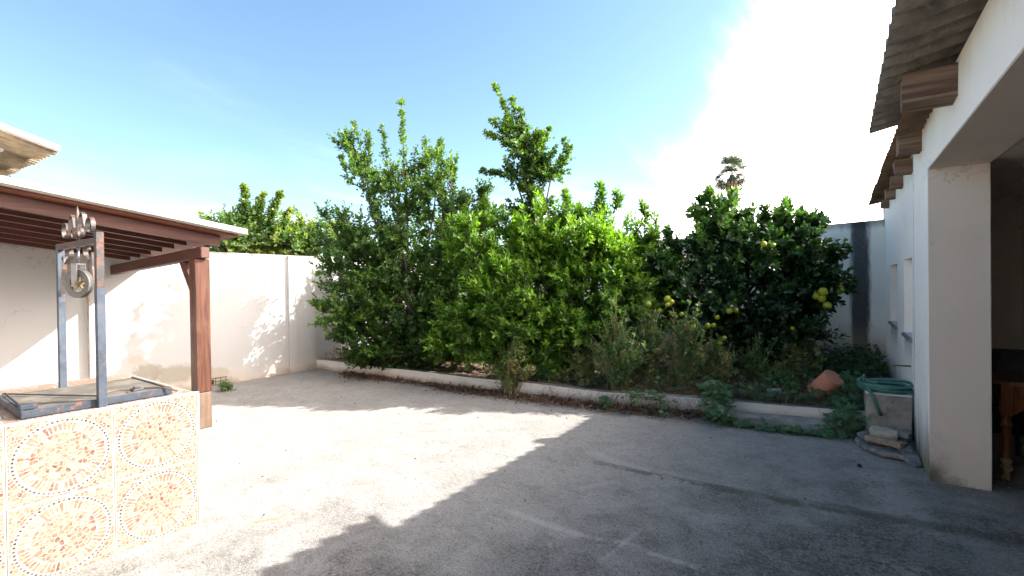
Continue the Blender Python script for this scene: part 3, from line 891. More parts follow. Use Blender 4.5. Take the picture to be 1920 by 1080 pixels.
# ------------------------------------------------------------------ terracotta pot
pc = P(1549, 722, 5.40)
root = empty('terracotta_pot', pc, 'terracotta flower pot tipped over in the weeds beside the basin', 'flower pot')
ax = (np.array(P(1566, 705, 5.33)) - np.array(P(1533, 738, 5.52))); ax /= np.linalg.norm(ax)
q = Vector(ax).to_track_quat('Z', 'Y').to_matrix().to_4x4()
m = MB()
m.lathe([(.05, .02), (.118, -.145), (.128, -.145), (.130, -.140), (.130, -.118), (.125, -.114), (.108, .138), (.104, .143), (.0, .144)], pc, 30, q)
m.build('pot_body', M['terracotta'], root, smooth=False)
# white block and board end lying on the kerb
slab([tuple(P(1438, 745, 5.72)[:2]), tuple(P(1466, 746, 5.70)[:2]), tuple(P(1466, 746, 5.82)[:2]), tuple(P(1438, 745, 5.84)[:2])], .185, .225, M['basin_rim'], 'broken_block', 'small white broken block lying on the kerb among the vines', 'block', group=None)

# ------------------------------------------------------------------ pergola
root = empty('pergola', (-6.8, 1, 0), 'dark red stained timber pergola with sloping boarded roof against the left wall', 'pergola')
Y1, Y0 = 2.66, -3.15


def slope_bar(mb, x, y0, y1, dz_top, h, wd):
    """bar along the roof slope whose top is dz_top below the roof plane"""
    za, zb = roof_z(x, y0) - dz_top, roof_z(x, y1) - dz_top
    a, b = x - wd / 2, x + wd / 2
    mb.add([(a, y0, za - h), (b, y0, za - h), (b, y0, za), (a, y0, za), (a, y1, zb - h), (b, y1, zb - h), (b, y1, zb), (a, y1, zb)],
           [(0, 1, 2, 3), (5, 4, 7, 6), (1, 5, 6, 2), (4, 0, 3, 7), (3, 2, 6, 7), (4, 5, 1, 0)])


m = MB(); slope_bar(m, -5.83, Y0, 2.52, .03, .120, .09); m.build('edge_beam', M['red_wood_y'], root)
for x in (-6.12, -6.46, -6.82, -7.18, -7.54, -7.90):
    m = MB(); slope_bar(m, x, Y0, 2.30, .03, .12, .065); m.build('rafter', M['red_wood_y'], root)
# boards of the roof run across
for k in range(51):
    y0 = Y0 + k * .15
    y1 = min(y0 + .146, Y1)
    if y0 > Y1 - .02: break
    m = MB()
    for (xa, xb) in ((-8.22, -5.66),):
        V = []
        for dzz in (-.028, -.006):
            for (x, y) in ((xa, y0), (xb, y0), (xb, y1), (xa, y1)): V.append((x, y, roof_z(x, y) + dzz))
        m.add(V, [(3, 2, 1, 0), (4, 5, 6, 7), (0, 1, 5, 4), (1, 2, 6, 5), (2, 3, 7, 6), (3, 0, 4, 7)])
    m.build('board', M['plank'], root)
m = MB(); V = []
xa, xb = -8.23, -5.545
for dzz in (-.004, .052):
    for (x, y) in ((xa, Y0), (xb, Y0), (xb, Y1 + .05), (xa, Y1 + .05)): V.append((x, y, roof_z(x, y) + dzz))
m.add(V, [(3, 2, 1, 0), (4, 5, 6, 7), (0, 1, 5, 4), (1, 2, 6, 5), (2, 3, 7, 6), (3, 0, 4, 7)])
m.build('roof_covering', M['roof_edge'], root)
# cross beam on post
m = MB(); m.bar((-8.149, 2.20, 1.815), (-5.72, 2.34, 1.945), .09, .125, bev=.006); m.build('cross_beam', M['red_wood_x'], root)
for k, (px_, py_) in enumerate(((-5.85, 2.33), (-5.85, -2.6))):
    m = MB(); m.box((px_ - .075, py_ - .075, .40), (px_ + .075, py_ + .075, 1.875 if k == 0 else 2.5), bev=.008); po = m.build('post', M['red_wood_z'], root)
    m = MB(); m.box((px_ - .074, py_ - .074, 0), (px_ + .074, py_ + .074, .398), bev=.008); m.build('bleached_foot', M['post_foot'], po)
m = MB(); m.prism([(-5.927, 1.42), (-5.927, 1.56), (-6.13, 1.855), (-6.27, 1.847)], 1, 2.29, 2.36); m.build('brace', M['red_wood_x'], root)

# ------------------------------------------------------------------ neighbour roof at far left
root = empty('neighbouring_house', (-11, 0, 0), 'neighbouring house roof corner of weathered corrugated sheets above the pergola', 'house')
# rake edge along y (descending), eave along x at y = YH
XH, YH = -8.0, 1.61
slp = (3.336 - 3.473) / (1.61 - 1.135)


def hz(x, y): return 3.27 + slp * (y - YH) + .045 * (XH - x)


m = MB()
V, F = [], []
pitch = .177; seg = 8
k = int(8 / pitch * seg)
ny = 6
for i in range(k + 1):
    x = XH - i * pitch / seg
    wv = .036 * math.cos(2 * math.pi * i / seg)
    for j in range(ny + 1):
        y = YH - 4.5 * j / ny
        V.append((x, y + (.02 * math.sin(i * .9) if j == 0 else 0), hz(x, y) + wv)); V.append((x, y, hz(x, y) + wv + .008))
r = 2 * (ny + 1)
for i in range(k):
    for j in range(ny):
        a = i * r + 2 * j
        F += [(a, a + 2, a + r + 2, a + r), (a + 1, a + r + 1, a + r + 3, a + 3)]
    a = i * r
    F.append((a, a + r, a + r + 1, a + 1))
m.add(V, F)
m.build('roof_sheet', M['roof_left'], root, smooth=True)
m = MB(); V = []
for (dx0, dx1) in ((-.06, .10),):
    for dzz in (.035, .095):
        for (x, y) in ((XH + dx0, YH - 4.5), (XH + dx1, YH - 4.5), (XH + dx1, YH + .02), (XH + dx0, YH + .02)): V.append((x, y, hz(x, y) + dzz - (.02 if y > 0 else 0)))
m.add(V, [(3, 2, 1, 0), (4, 5, 6, 7), (0, 1, 5, 4), (1, 2, 6, 5), (2, 3, 7, 6), (3, 0, 4, 7)])
m.build('mortar_edge', M['roof_edge'], root)
m = MB(); m.box((-16, -3.4, 0), (-8.55, .72, 2.95)); m.prism([(-3.4, 2.951), (.72, 2.951), (.72, 3.40), (-2.85, 4.4), (-3.4, 4.4)], 0, -16, -8.55); m.build('wall', M['white'], root)
# rounded plastered rafter foot under the sheets
cc = P(8, 268, 6.15)
m = MB(); m.tube([cc + np.array([0, -1.0, .22]), cc + np.array([0, -.3, .05]), cc, cc + np.array([0, .012, -.002])], [.13, .13, .125, .10], 20)
m.build('rafter_foot', M['roof_edge'], root, smooth=False)

m = MB()
a, b = P(2, 317, 8.0), P(47, 352, 7.3)
m.tube([a + (a - b) * .6 + np.array([0, 0, .02]), a, (a + b) / 2 + np.array([0, 0, -.01]), b, b + (b - a) * .15], .009, 5)
tag(m.build('overhead_cable', M['cable']), 'thin black cable hanging between neighbouring roof and pergola roof', 'cable')

# ------------------------------------------------------------------ the well
WX, WY, WZ, T = -3.465, 1.352, .868, .434
root = empty('tiled_well', (WX - .65, WY - .65, 0), 'square well body faced with pebble mosaic pattern tiles', 'well')
NT = 3
m = MB(); m.box((WX - 3 * T - .02, WY - 3 * T - .02, 0), (WX - .012, WY - .012, WZ - .012)); m.build('well_body', M['grout'], root)


def clip(poly, a, b, c):
    out = []
    k = len(poly)
    for i in range(k):
        p, q_ = poly[i], poly[(i + 1) % k]
        dp = a * p[0] + b * p[1] - c; dq = a * q_[0] + b * q_[1] - c
        if dp <= 0: out.append(p)
        if (dp < 0 < dq) or (dq < 0 < dp):
            t = dp / (dp - dq); out.append((p[0] + (q_[0] - p[0]) * t, p[1] + (q_[1] - p[1]) * t))
    return out


def mosaic(seed):
    """pebble-mosaic print of a tile: list of (polygon, tint) in the unit square"""
    R = random.Random(seed)
    out = []
    def shade(): return R.choice([.02, .1, .18, .2, .22, .3, .36, .42, .45, .55, .62, .74])
    # rosette of long stones
    kk = 52
    for i in range(kk):
        a0 = 2 * math.pi * (i + .07 + R.uniform(-.05, .05)) / kk; a1 = 2 * math.pi * (i + .93 + R.uniform(-.05, .05)) / kk
        r0 = .318 + R.uniform(-.012, .012); r1 = .425 + R.uniform(-.012, .008)
        am = (a0 + a1) / 2
        pl = [(r0 * math.cos(am - (a1 - a0) * .28), r0 * math.sin(am - (a1 - a0) * .28)), (r1 * .97 * math.cos(a0), r1 * .97 * math.sin(a0)), (r1 * math.cos(am), r1 * math.sin(am)),
              (r1 * .97 * math.cos(a1), r1 * .97 * math.sin(a1)), (r0 * math.cos(am + (a1 - a0) * .28), r0 * math.sin(am + (a1 - a0) * .28))]
        out.append(([(x + .5, y + .5) for x, y in pl], shade()))
    kk = 60
    for i in range(kk):
        a0 = 2 * math.pi * i / kk; r = .452
        out.append(([(.5 + r * math.cos(a0) +   .0155 * math.cos(t * math.pi / 3), .5 + r * math.sin(a0) + .0145 * math.sin(t * math.pi / 3)) for t in range(6)], 1.0))
    # cells by half-plane clipping
    seeds = []
    def try_add(cnt, test, dmin):
        c0 = 0; tries = 0
        while c0 < cnt and tries < 6000:
            tries += 1
            p = (R.uniform(.0, 1), R.uniform(.0, 1))
            if not test(p): continue
            if any((p[0] - q_[0]) ** 2 + (p[1] - q_[1]) ** 2 < dmin ** 2 for q_ in seeds): continue
            seeds.append(p); c0 += 1
    rad = lambda p: math.hypot(p[0] - .5, p[1] - .5)
    try_add(105, lambda p: rad(p) < .30, .036)
    nin = len(seeds)
    try_add(170, lambda p: rad(p) > .478, .030)
    for i, p in enumerate(seeds):
        poly = [(.012, .012), (.988, .012), (.988, .988), (.012, .988)]
        for j, q_ in enumerate(seeds):
            if i == j: continue
            dx, dy = q_[0] - p[0], q_[1] - p[1]
            d2 = dx * dx + dy * dy
            if d2 > .04: continue
            L = math.sqrt(d2)
            cc_ = (dx * (p[0] + q_[0]) / 2 + dy * (p[1] + q_[1]) / 2) / L - .0034
            poly = clip(poly, dx / L, dy / L, cc_)
            if len(poly) < 3: break
        if len(poly) < 3: continue
        if i < nin:
            for t in range(24):
                an = 2 * math.pi * t / 24
                poly = clip(poly, math.cos(an), math.sin(an), .306 + .5 * math.cos(an) + .5 * math.sin(an))
        else:
            # stay outside the rosette: cut along its tangent
            dx, dy = .5 - p[0], .5 - p[1]
            L = math.hypot(dx, dy)
            poly = clip(poly, dx / L, dy / L, (dx / L) * .5 + (dy / L) * .5 - .474)
        if len(poly) < 3: continue
        # round the corners
        for _ in range(1):
            q2 = []
            for a in range(len(poly)):
                A, B = poly[a], poly[(a + 1) % len(poly)]
                q2 += [(A[0] * .8 + B[0] * .2, A[1] * .8 + B[1] * .2), (A[0] * .2 + B[0] * .8, A[1] * .2 + B[1] * .8)]
            poly = q2
        out.append((poly, shade()))
    return out


def mosaic_mesh(seed, rot, mir=False):
    V, F, TT = [], [], []
    for poly, t in mosaic(seed):
        b = len(V)
        for (u_, v_) in poly:
            for _ in range(rot): u_, v_ = 1 - v_, u_
            if mir: u_ = 1 - u_
            V.append((.0, (u_ - .5) * (T - .006), (v_ - .5) * (T - .006))); TT.append(t)
        F.append(tuple(range(b, b + len(poly))))
    me = np_mesh('mosaic_print', V, F, TT)
    # all face +x
    flip = [p for p in me.polygons if p.normal.x < 0]
    for p in flip: p.flip()
    me.update()
    me.materials.append(M['mosaic'])
    return me


prints = [mosaic_mesh(3, 0), mosaic_mesh(3, 2), mosaic_mesh(11, 1)]
tme = None
for side in (0, 1, 2):
    for i in range(3):
        for j in range(2 if side < 2 else 3):
            if tme is None:
                b = MB(); b.box((-.010, -T / 2 + .001, -T / 2 + .001), (0, T / 2 - .001, T / 2 - .001), bev=.001)
                tme = np_mesh('tile', b.v, b.f); tme.materials.append(M['tilebase'])
            if side == 0: loc, rot = (WX, WY - T * (i + .5), T * (j + .5)), (0, 0, 0)
            elif side == 1: loc, rot = (WX - T * (i + .5), WY, T * (j + .5)), (0, 0, math.pi / 2)
            else: loc, rot = (WX - T * (i + .5), WY - T * (j + .5), WZ), (0, -math.pi / 2, 0)
            o = bpy.data.objects.new('tile', tme); COL.objects.link(o)
            o.parent = root
            o.location = Vector(loc) - root.location; o.rotation_euler = rot
            pm = prints[(i * 2 + j + side) % 3] if side else prints[(0, 0, 1, 2, 0, 2)[i * 2 + j]]
            p = bpy.data.objects.new('mosaic_print', pm); COL.objects.link(p)
            p.parent = o; p.location = (.0009, 0, 0); p['kind'] = 'stuff'
# white trim at arrises
m = MB(); m.box((WX - .014, WY - .002, 0), (WX + .004, WY + .012, WZ + .004), bev=.002)
m.box((WX - .016, WY - 3 * T, WZ - .002), (WX + .004, WY - .003, WZ + .005), bev=.002); m.build('corner_trim', M['basin_rim'], root)

# lid, two iron plates with angle edges
LX0, LX1, LY0, LY1 = -4.23, -3.555, .575, 1.225
root = empty('well_lid', (-3.9, .9, WZ), 'dark blue grey iron lid lying on the well under the winch frame', 'lid')
Z0 = WZ + .006
m = MB(); m.box((LX0, LY0, Z0), (LX1, LY1, Z0 + .034), bev=.004); m.build('lid_plate', M['lid'], root)
m = MB()
m.box((LX1 + .001, LY0 - .02, Z0 - .001), (LX1 + .016, LY1 + .016, Z0 + .040), bev=.002)
m.box((LX0, LY0 - .02, Z0 - .001), (LX1, LY0 - .001, Z0 + .040), bev=.002)
m.box((LX0, LY1 + .001, Z0 - .001), (LX1, LY1 + .016, Z0 + .040), bev=.002)
m.build('angle_edge', M['lid_edge'], root)
m = MB(); m.tube([(LX0 + .02, LY0 + .01, Z0 + .046), (LX1 - .01, LY0 + .33, Z0 + .048)], .005, 6); m.tube([(LX0 + .02, LY0 + .02, Z0 + .046), (LX1 - .04, LY0 - .005, Z0 + .048)], .006, 6)
m.box((LX1 - .06, LY0 - .02, Z0 + .04), (LX1 - .01, LY0 + .05, Z0 + .066), bev=.003)
m.build('lock_rod', M['lid_edge'], root)
m = MB(); m.box((LX1 - .16, LY1 - .16, Z0 + .035), (LX1 - .08, LY1 - .10, Z0 + .046), bev=.003); m.box((LX1 - .15, LY1 - .145, Z0 + .046), (LX1 - .11, LY1 - .115, Z0 + .056), bev=.003)
m.build('latch', M['steel'], root)
m = MB(); pp = [(LX1 - .12 + .06 * math.cos(t), LY1 - .22 + .05 * math.sin(t), Z0 + .040) for t in np.linspace(.5, 4.6, 14)]
m.tube(pp, .003, 5); m.tube([(LX1 - .09, LY1 - .10, Z0 + .045), (LX1 + .02, LY1 - .03, Z0 + .048), (LX1 + .06, LY1 + .03, Z0 + .02)], .006, 6); m.build('wire_loop', M['wire'], root)

# winch frame
RX, RY, LXp, LYp = -3.530, .885, -4.265, .868
root = empty('pulley_frame', (-3.9, .88, WZ), 'iron frame with scrollwork and hanging pulley wheel standing over the well', 'well frame')
ZT = 1.855
m = MB(); m.box((RX - .019, RY - .019, WZ), (RX + .019, RY + .019, ZT + .03), bev=.003); m.build('post', M['metal2'], root)
m = MB(); m.box((LXp - .019, LYp - .019, WZ), (LXp + .019, LYp + .019, ZT), bev=.003); m.build('post', M['metal'], root)
# lower two thirds of the posts keep their blue grey paint
m = MB(); m.box((RX - .0205, RY - .0205, WZ + .001), (RX + .0205, RY + .0205, 1.56), bev=.003); m.build('paint_sleeve', M['metal'], root.children[0])
m = MB(); m.bar((LXp + .020, LYp, ZT - .02), (RX - .020, RY, ZT - .02), .036, .036, bev=.003); m.build('cross_bar', M['metal2'], root)
DX = Vector((RX - LXp, RY - LYp, 0)).normalized()
CX = Vector(((RX + LXp) / 2, (RY + LYp) / 2, 0))


def scroll(pts2, wdt=.022, th=.006, name='scroll'):
    """flat strap bent in the frame's plane; pts2 = (along, z)"""
    m = MB()
    P3 = [CX + DX * a + Vector((0, 0, z)) for a, z in pts2]
    nrm = Vector((-DX.y, DX.x, 0))
    V, F = [], []
    for i, p in enumerate(P3):
        d = (P3[min(i + 1, len(P3) - 1)] - P3[max(i - 1, 0)]).normalized()
        s_ = nrm.cross(d)
        for (a, b) in ((-1, -1), (1, -1), (1, 1), (-1, 1)): V.append(p + nrm * a * wdt / 2 + s_ * b * th / 2)
    k = len(P3)
    for i in range(k - 1):
        for j in range(4): F.append((i * 4 + j, i * 4 + (j + 1) % 4, i * 4 + 4 + (j + 1) % 4, i * 4 + 4 + j))
    F += [(3, 2, 1, 0), (k * 4 - 4, k * 4 - 3, k * 4 - 2, k * 4 - 1)]
    m.add(V, F)
    return m.build(name, M['metal2'], root, smooth=False)


def curl(cx, cz, r, a0, a1, k=16, r2=None):
    r2 = r if r2 is None else r2
    return [(cx + (r + (r2 - r) * i / k) * math.cos(a0 + (a1 - a0) * i / k), cz + (r + (r2 - r) * i / k) * math.sin(a0 + (a1 - a0) * i / k)) for i in range(k + 1)]


Zb = ZT + .003
PI = math.pi
for s_ in (-1, 1):
    # big S: outer curl, sweeping over, inner curl
    out_c = curl(s_ * .235, Zb + .075, .034, PI / 2 - s_ * .2, PI / 2 - s_ * (.2 + 1.75 * PI), 18, .062)
    outer = curl(.0, 0, 1, 0, .1, 1)
    S = [(s_ * a, z) for a, z in (curl(.235, Zb + .070, .060, -.1 + PI, PI - .1 - 1.75 * PI, 20, .034))]
    S = S[::-1] + [(s_ * a, z) for a, z in ((.165, Zb + .045), (.145, Zb + .10), (.125, Zb + .150), (.095, Zb + .165), (.065, Zb + .145), (.045, Zb + .10))]
    S += [(s_ * a, z) for a, z in curl(.070, Zb + .050, .036, PI - .2, PI - .2 + 1.6 * PI, 14, .020)]
    scroll(S)
    # bracket under the bar
    B = [(s_ * a, z) for a, z in curl(.165, ZT - .075, .028, .4, .4 + 1.5 * PI, 12, .032)]
    B += [(s_ * a, z) for a, z in ((.20, ZT - .115), (.235, ZT - .135))] + [(s_ * a, z) for a, z in curl(.275, ZT - .115, .030, PI, PI - 1.4 * PI, 12, .026)][:6]
    B += [(s_ * a, z) for a, z in ((.285, ZT - .17), (.30, ZT - .22), (.318, ZT - .27), (.330, ZT - .33))]
    scroll(B, .024)
m = MB()
m.tube([CX + Vector((0, 0, Zb)), CX + Vector((0, 0, Zb + .14)), CX + Vector((0, 0, Zb + .17)), CX + Vector((0, 0, Zb + .215))], [.008, .012, .010, .001], 8)
m.lathe([(.004, 0), (.026, .02), (.030, .04), (.022, .06), (.006, .08)], tuple(CX + Vector((0, 0, Zb + .01))), 12)
m.build('finial', M['metal2'], root, smooth=True)
# pulley: hook, fork, wheel; the wheel is turned a little in its fork
WC = CX + Vector((.0, .0, ZT - .265))
wa = Matrix.Translation(WC) @ Matrix.Rotation(math.radians(28), 4, 'Z') @ Matrix.Rotation(PI / 2, 4, 'X')
pul = MB()
k = 32
prof = [(.052, -.010), (.080, -.012), (.088, -.016), (.090, -.013), (.080, -.003), (.080, .003), (.090, .013), (.088, .016), (.080, .012), (.052, .010), (.052, -.010)]
V, F = [], []
for (r_, h_) in prof:
    for j in range(k): V.append(wa @ Vector((r_ * math.cos(2 * PI * j / k), r_ * math.sin(2 * PI * j / k), h_)))
for i in range(len(prof) - 1):
    for j in range(k): F.append((i * k + j, i * k + (j + 1) % k, (i + 1) * k + (j + 1) % k, (i + 1) * k + j))
pul.add(V, F)
wh = pul.build('pulley_wheel', M['rubber'], root, smooth=False)
m = MB()
for j in range(5):
    a = 2 * PI * j / 5 + .3
    m.bar(wa @ Vector((.014 * math.cos(a), .014 * math.sin(a), 0)), wa @ Vector((.054 * math.cos(a), .054 * math.sin(a), 0)), .012, .010)
m.tube([wa @ Vector((0, 0, -.034)), wa @ Vector((0, 0, .034))], .014, 12)
m.build('spoke', M['brass'], wh)
m = MB()
for sgn in (-1, 1):
    m.bar(wa @ Vector((0, -.018, sgn * .026)) if False else wa @ Vector((0, -.020, sgn * .027)), wa @ Vector((0, .120, sgn * .027)), .040, .004, upv=wa.to_3x3() @ Vector((0, 0, 1)))
m.box((-.029, -.020, 0), (.029, .020, .006), Matrix.Translation(WC + Vector((0, 0, .118))) @ Matrix.Rotation(math.radians(28), 4, 'Z') @ Matrix.Rotation(PI / 2, 4, 'Z'))
m.build('fork', M['steel'], root)
m = MB(); m.tube([WC + Vector((0, 0, .12)), WC + Vector((0, 0, .215))], .007, 8)
m.tube([WC + Vector((.026 * math.sin(t), 0, .232 + .022 * math.cos(t))) for t in np.linspace(2.9, -2.6, 14)], .006, 6)
m.build('hook', M['steel'], root, smooth=True)


# ------------------------------------------------------------------ vegetation
LEAF = (np.array([(0, 0, 0), (.30, .22, .05), (.68, .19, .06), (1, 0, .0), (.68, -.19, .06), (.30, -.22, .05)]), np.array([(0, 3, 2, 1), (0, 5, 4, 3)]))
BLADE = (np.array([(0, 0, 0), (.5, .5, .03), (1, 0, 0), (.5, -.5, .03)]), np.array([(0, 3, 2, 1)]))


def unit(a): return a / np.maximum(np.linalg.norm(a, axis=-1, keepdims=True), 1e-9)


def leaves(name, pos, dirv, nrm, L, t, mt, parent=None, tmpl=LEAF, wr=1.0, kind='stuff', droop=0.0):
    pos = np.asarray(pos, float); d = unit(np.asarray(dirv, float))
    side = unit(np.cross(d, nrm)); nn = np.cross(side, d)
    tv, tf = tmpl
    L = np.asarray(L, float).reshape(-1, 1, 1)
    V = pos[:, None] + (d[:, None] * tv[None, :, :1] + side[:, None] * tv[None, :, 1:2] * wr + nn[:, None] * tv[None, :, 2:3]) * L
    if droop: V[:, :, 2] -= droop * (tv[None, :, 0] ** 2) * L[:, :, 0]
    k = len(tv)
    F = tf[None] + (np.arange(len(pos)) * k)[:, None, None]
    me = np_mesh(name, V.reshape(-1, 3), F.reshape(-1, tf.shape[1]), np.repeat(t, k))
    o = link(name, me, mt, parent)
    if kind: o['kind'] = kind
    return o


def twig_leaves(base, d, length, nleaf, Lmin, Lmax, t0, acc, tipbright=.35, spread=.9):
    """leaves set spirally along straight twigs; base,d (n,3); appended to acc"""
    n_ = len(base)
    u_ = (np.arange(nleaf)[None] + rng.uniform(0, 1, (n_, nleaf))) / nleaf
    ortho = unit(np.cross(d, rng.normal(size=(n_, 3))))
    o2 = np.cross(d, ortho)
    ang = np.arange(nleaf)[None] * 2.4 + rng.uniform(0, 6.28, (n_, 1)) + rng.normal(0, .3, (n_, nleaf))
    rad = ortho[:, None] * np.cos(ang)[..., None] + o2[:, None] * np.sin(ang)[..., None]
    pos = base[:, None] + d[:, None] * (u_ * np.asarray(length).reshape(-1, 1))[..., None]
    ld = unit(d[:, None] * (.45 + .6 * u_[..., None]) + rad * spread + rng.normal(0, .18, rad.shape))
    nr = unit(d[:, None] * .9 - rad * .3 + np.array([0, 0, .8]) + rng.normal(0, .45, rad.shape))
    L = rng.uniform(Lmin, Lmax, (n_, nleaf)) * (1 - .35 * u_ ** 3)
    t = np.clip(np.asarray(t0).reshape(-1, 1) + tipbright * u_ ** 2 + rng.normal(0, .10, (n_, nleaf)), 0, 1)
    acc.append((pos.reshape(-1, 3), ld.reshape(-1, 3), nr.reshape(-1, 3), L.ravel(), t.ravel()))


def px_radius(r, D): return r * D / FPX


def behind_wall(p):
    yw = 9.30
    return ((p[:, 1] > yw - .03) & (p[:, 2] < 2.42)) | (p[:, 0] > .50) | ((p[:, 0] < -8.15) & (p[:, 2] < 2.25)) | (p[:, 2] < .17)


def curve(p, q_, bend, k=6):
    p, q_ = np.array(p), np.array(q_)
    mid = (p + q_) / 2 + bend
    return [((1 - t) ** 2) * p + 2 * t * (1 - t) * mid + t * t * q_ for t in np.linspace(0, 1, k)]


def tree(name, label, cat, base, fork, clumps, shoots, mt, bark, Ll=(.05, .08), group=None, tip=.35, wr=1.0, nleaf=12, tl=(.22, .42), r0=.07, up_bias=.6, fruits=None, keep=None, stems=1, dens=1.0, deep=1.0):
    """clumps (px,py,D,rx,ry,rd,twigs,tint); shoots: (list of (px,py,D)), radius m, leaves, tint"""
    root = empty(name, base, label, cat, group)
    wood_ = MB()
    forks = []
    for s_ in range(stems):
        fk = np.array(fork) + (np.array([rng.normal(0, .18), rng.normal(0, .12), rng.normal(0, .08)]) if s_ else 0)
        bs = np.array(base) + (np.array([rng.normal(0, .10), rng.normal(0, .08), 0]) if s_ else 0)
        bs[2] = min(bs[2], .12)
        wood_.tube(curve(bs, fk, rng.normal(0, .05, 3), 6), np.linspace(r0, r0 * .7, 6), 9)
        forks.append(fk)
    limb = MB()
    acc = []
    for ci, (px, py, D, rx, ry, rd, nt_, tint) in enumerate(clumps):
        nt_ = int(nt_ * (dens if py > 450 else .85)); rd = rd * deep
        c = P(px, py, D)
        fk = forks[ci % stems]
        limb.tube(curve(fk, c, np.array([rng.normal(0, .08), rng.normal(0, .08), -.06]), 7), np.linspace(r0 * .55, .008, 7), 6)
        v = unit(rng.normal(size=(nt_, 3))) * (rng.uniform(.05, 1, (nt_, 1)) ** .42)
        off = rt * (v[:, :1] * rx * D / FPX) + up * (v[:, 1:2] * ry * D / FPX) + fw * (v[:, 2:] * rd)
        nt0 = nt_; per = 7
        ctr = c + off[:max(2, nt_ // per)]                       # tufts: twigs fan out from shared nodes
        pick = rng.integers(0, len(ctr), nt_)
        out_ = unit(ctr - c)[pick]
        b = ctr[pick] + rng.normal(0, .035, (nt_, 3))
        d = unit(out_ * .75 + np.array([0, 0, up_bias]) + rng.normal(0, .55, (nt_, 3)))
        tuft_t = rng.normal(0, .14, len(ctr))[pick]
        ok = ~behind_wall(b)
        if keep is not None: ok &= keep(b)
        b, d, out_ = b[ok], d[ok], out_[ok]
        tt = tint + rng.normal(0, .07, len(b)) + tuft_t[ok]
        for q_ in range(0, len(b), max(1, len(b) // 14)):
            limb.tube(curve(c + (b[q_] - c) * .1, b[q_], rng.normal(0, .05, 3), 4), [.009, .007, .005, .004], 4)
        twig_leaves(b, d, rng.uniform(*tl, len(b)), nleaf, Ll[0], Ll[1], tt, acc, tip)
    for (pl, rad_, nn_, tint) in shoots:
        nn_ = int(nn_ * 1.35)
        pts = [P(*p) for p in pl]
        limb.tube(pts, np.linspace(.014, .004, len(pts)), 5)
        A = np.array(pts)
        seg_ = np.linalg.norm(np.diff(A, axis=0), axis=1)
        cum = np.concatenate([[0], np.cumsum(seg_)])
        s_ = rng.uniform(0, cum[-1], nn_)
        bp = np.stack([np.interp(s_, cum, A[:, k_]) for k_ in range(3)], 1)
        idx = np.clip(np.searchsorted(cum, s_) - 1, 0, len(seg_) - 1)
        dd = unit(np.diff(A, axis=0))[idx]
        fr = s_ / cum[-1]
        rr = rad_ * (1.05 - .75 * fr)
        d = unit(dd * 1.1 + rng.normal(0, .55, (nn_, 3)))
        twig_leaves(bp, d, rr * 1.3 + .03, 5, Ll[0] * .9, Ll[1] * .9, tint + .25 * fr + rng.normal(0, .08, nn_), acc, .15)
    pos, ld, nr, L, t = (np.concatenate(x) for x in zip(*acc))
    ok = ~behind_wall(pos)
    wood_.build('trunk', bark, root, smooth=True)
    limb.build('limb', bark, root, smooth=True)
    leaves('foliage', pos[ok], ld[ok], nr[ok], L[ok], t[ok], mt, root, wr=wr)
    if fruits:
        fm = MB(); k = 12; rows = 8
        prof = [(math.sin(PI * i / rows) * 1.0 + .001, -math.cos(PI * i / rows) * .95) for i in range(rows + 1)]
        fm.lathe(prof, (0, 0, 0), k)
        me = np_mesh('fruit', fm.v, fm.f, smooth=True); me.materials.append(M['fruit'])
        for (px, py, D, r_) in fruits:
            o = bpy.data.objects.new('fruit', me); COL.objects.link(o); o.parent = root
            o.location = Vector(P(px, py, D)) - root.location
            o.scale = (r_ * D / FPX,) * 3; o.rotation_euler = tuple(rng.uniform(0, 3, 3))
    return root


# --- left tree: several upright leaders, glossy small leaves
DL = 8.0
b0 = P(775, 690, 8.05); b0[2] = .1
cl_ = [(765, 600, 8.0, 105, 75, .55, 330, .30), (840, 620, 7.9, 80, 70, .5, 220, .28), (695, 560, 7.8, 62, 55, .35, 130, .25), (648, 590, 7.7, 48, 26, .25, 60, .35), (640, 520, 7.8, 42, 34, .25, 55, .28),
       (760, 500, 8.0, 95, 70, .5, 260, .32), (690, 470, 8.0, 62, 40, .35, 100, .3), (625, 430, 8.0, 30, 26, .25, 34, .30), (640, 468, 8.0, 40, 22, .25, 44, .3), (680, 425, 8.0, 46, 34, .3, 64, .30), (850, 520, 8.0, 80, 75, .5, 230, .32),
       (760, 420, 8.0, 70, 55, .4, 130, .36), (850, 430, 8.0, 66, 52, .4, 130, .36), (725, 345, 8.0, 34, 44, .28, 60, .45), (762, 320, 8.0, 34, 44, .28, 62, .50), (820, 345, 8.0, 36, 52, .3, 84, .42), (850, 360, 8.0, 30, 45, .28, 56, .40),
       (675, 330, 8.0, 28, 34, .24, 40, .50), (668, 290, 8.0, 24, 26, .22, 30, .62), (882, 380, 8.0, 32, 26, .25, 40, .36), (715, 645, 7.9, 70, 44, .4, 150, .22), (665, 640, 8.0, 30, 24, .25, 34, .25), (800, 660, 7.8, 90, 30, .35, 120, .2), (880, 655, 7.8, 70, 30, .3, 90, .2)]
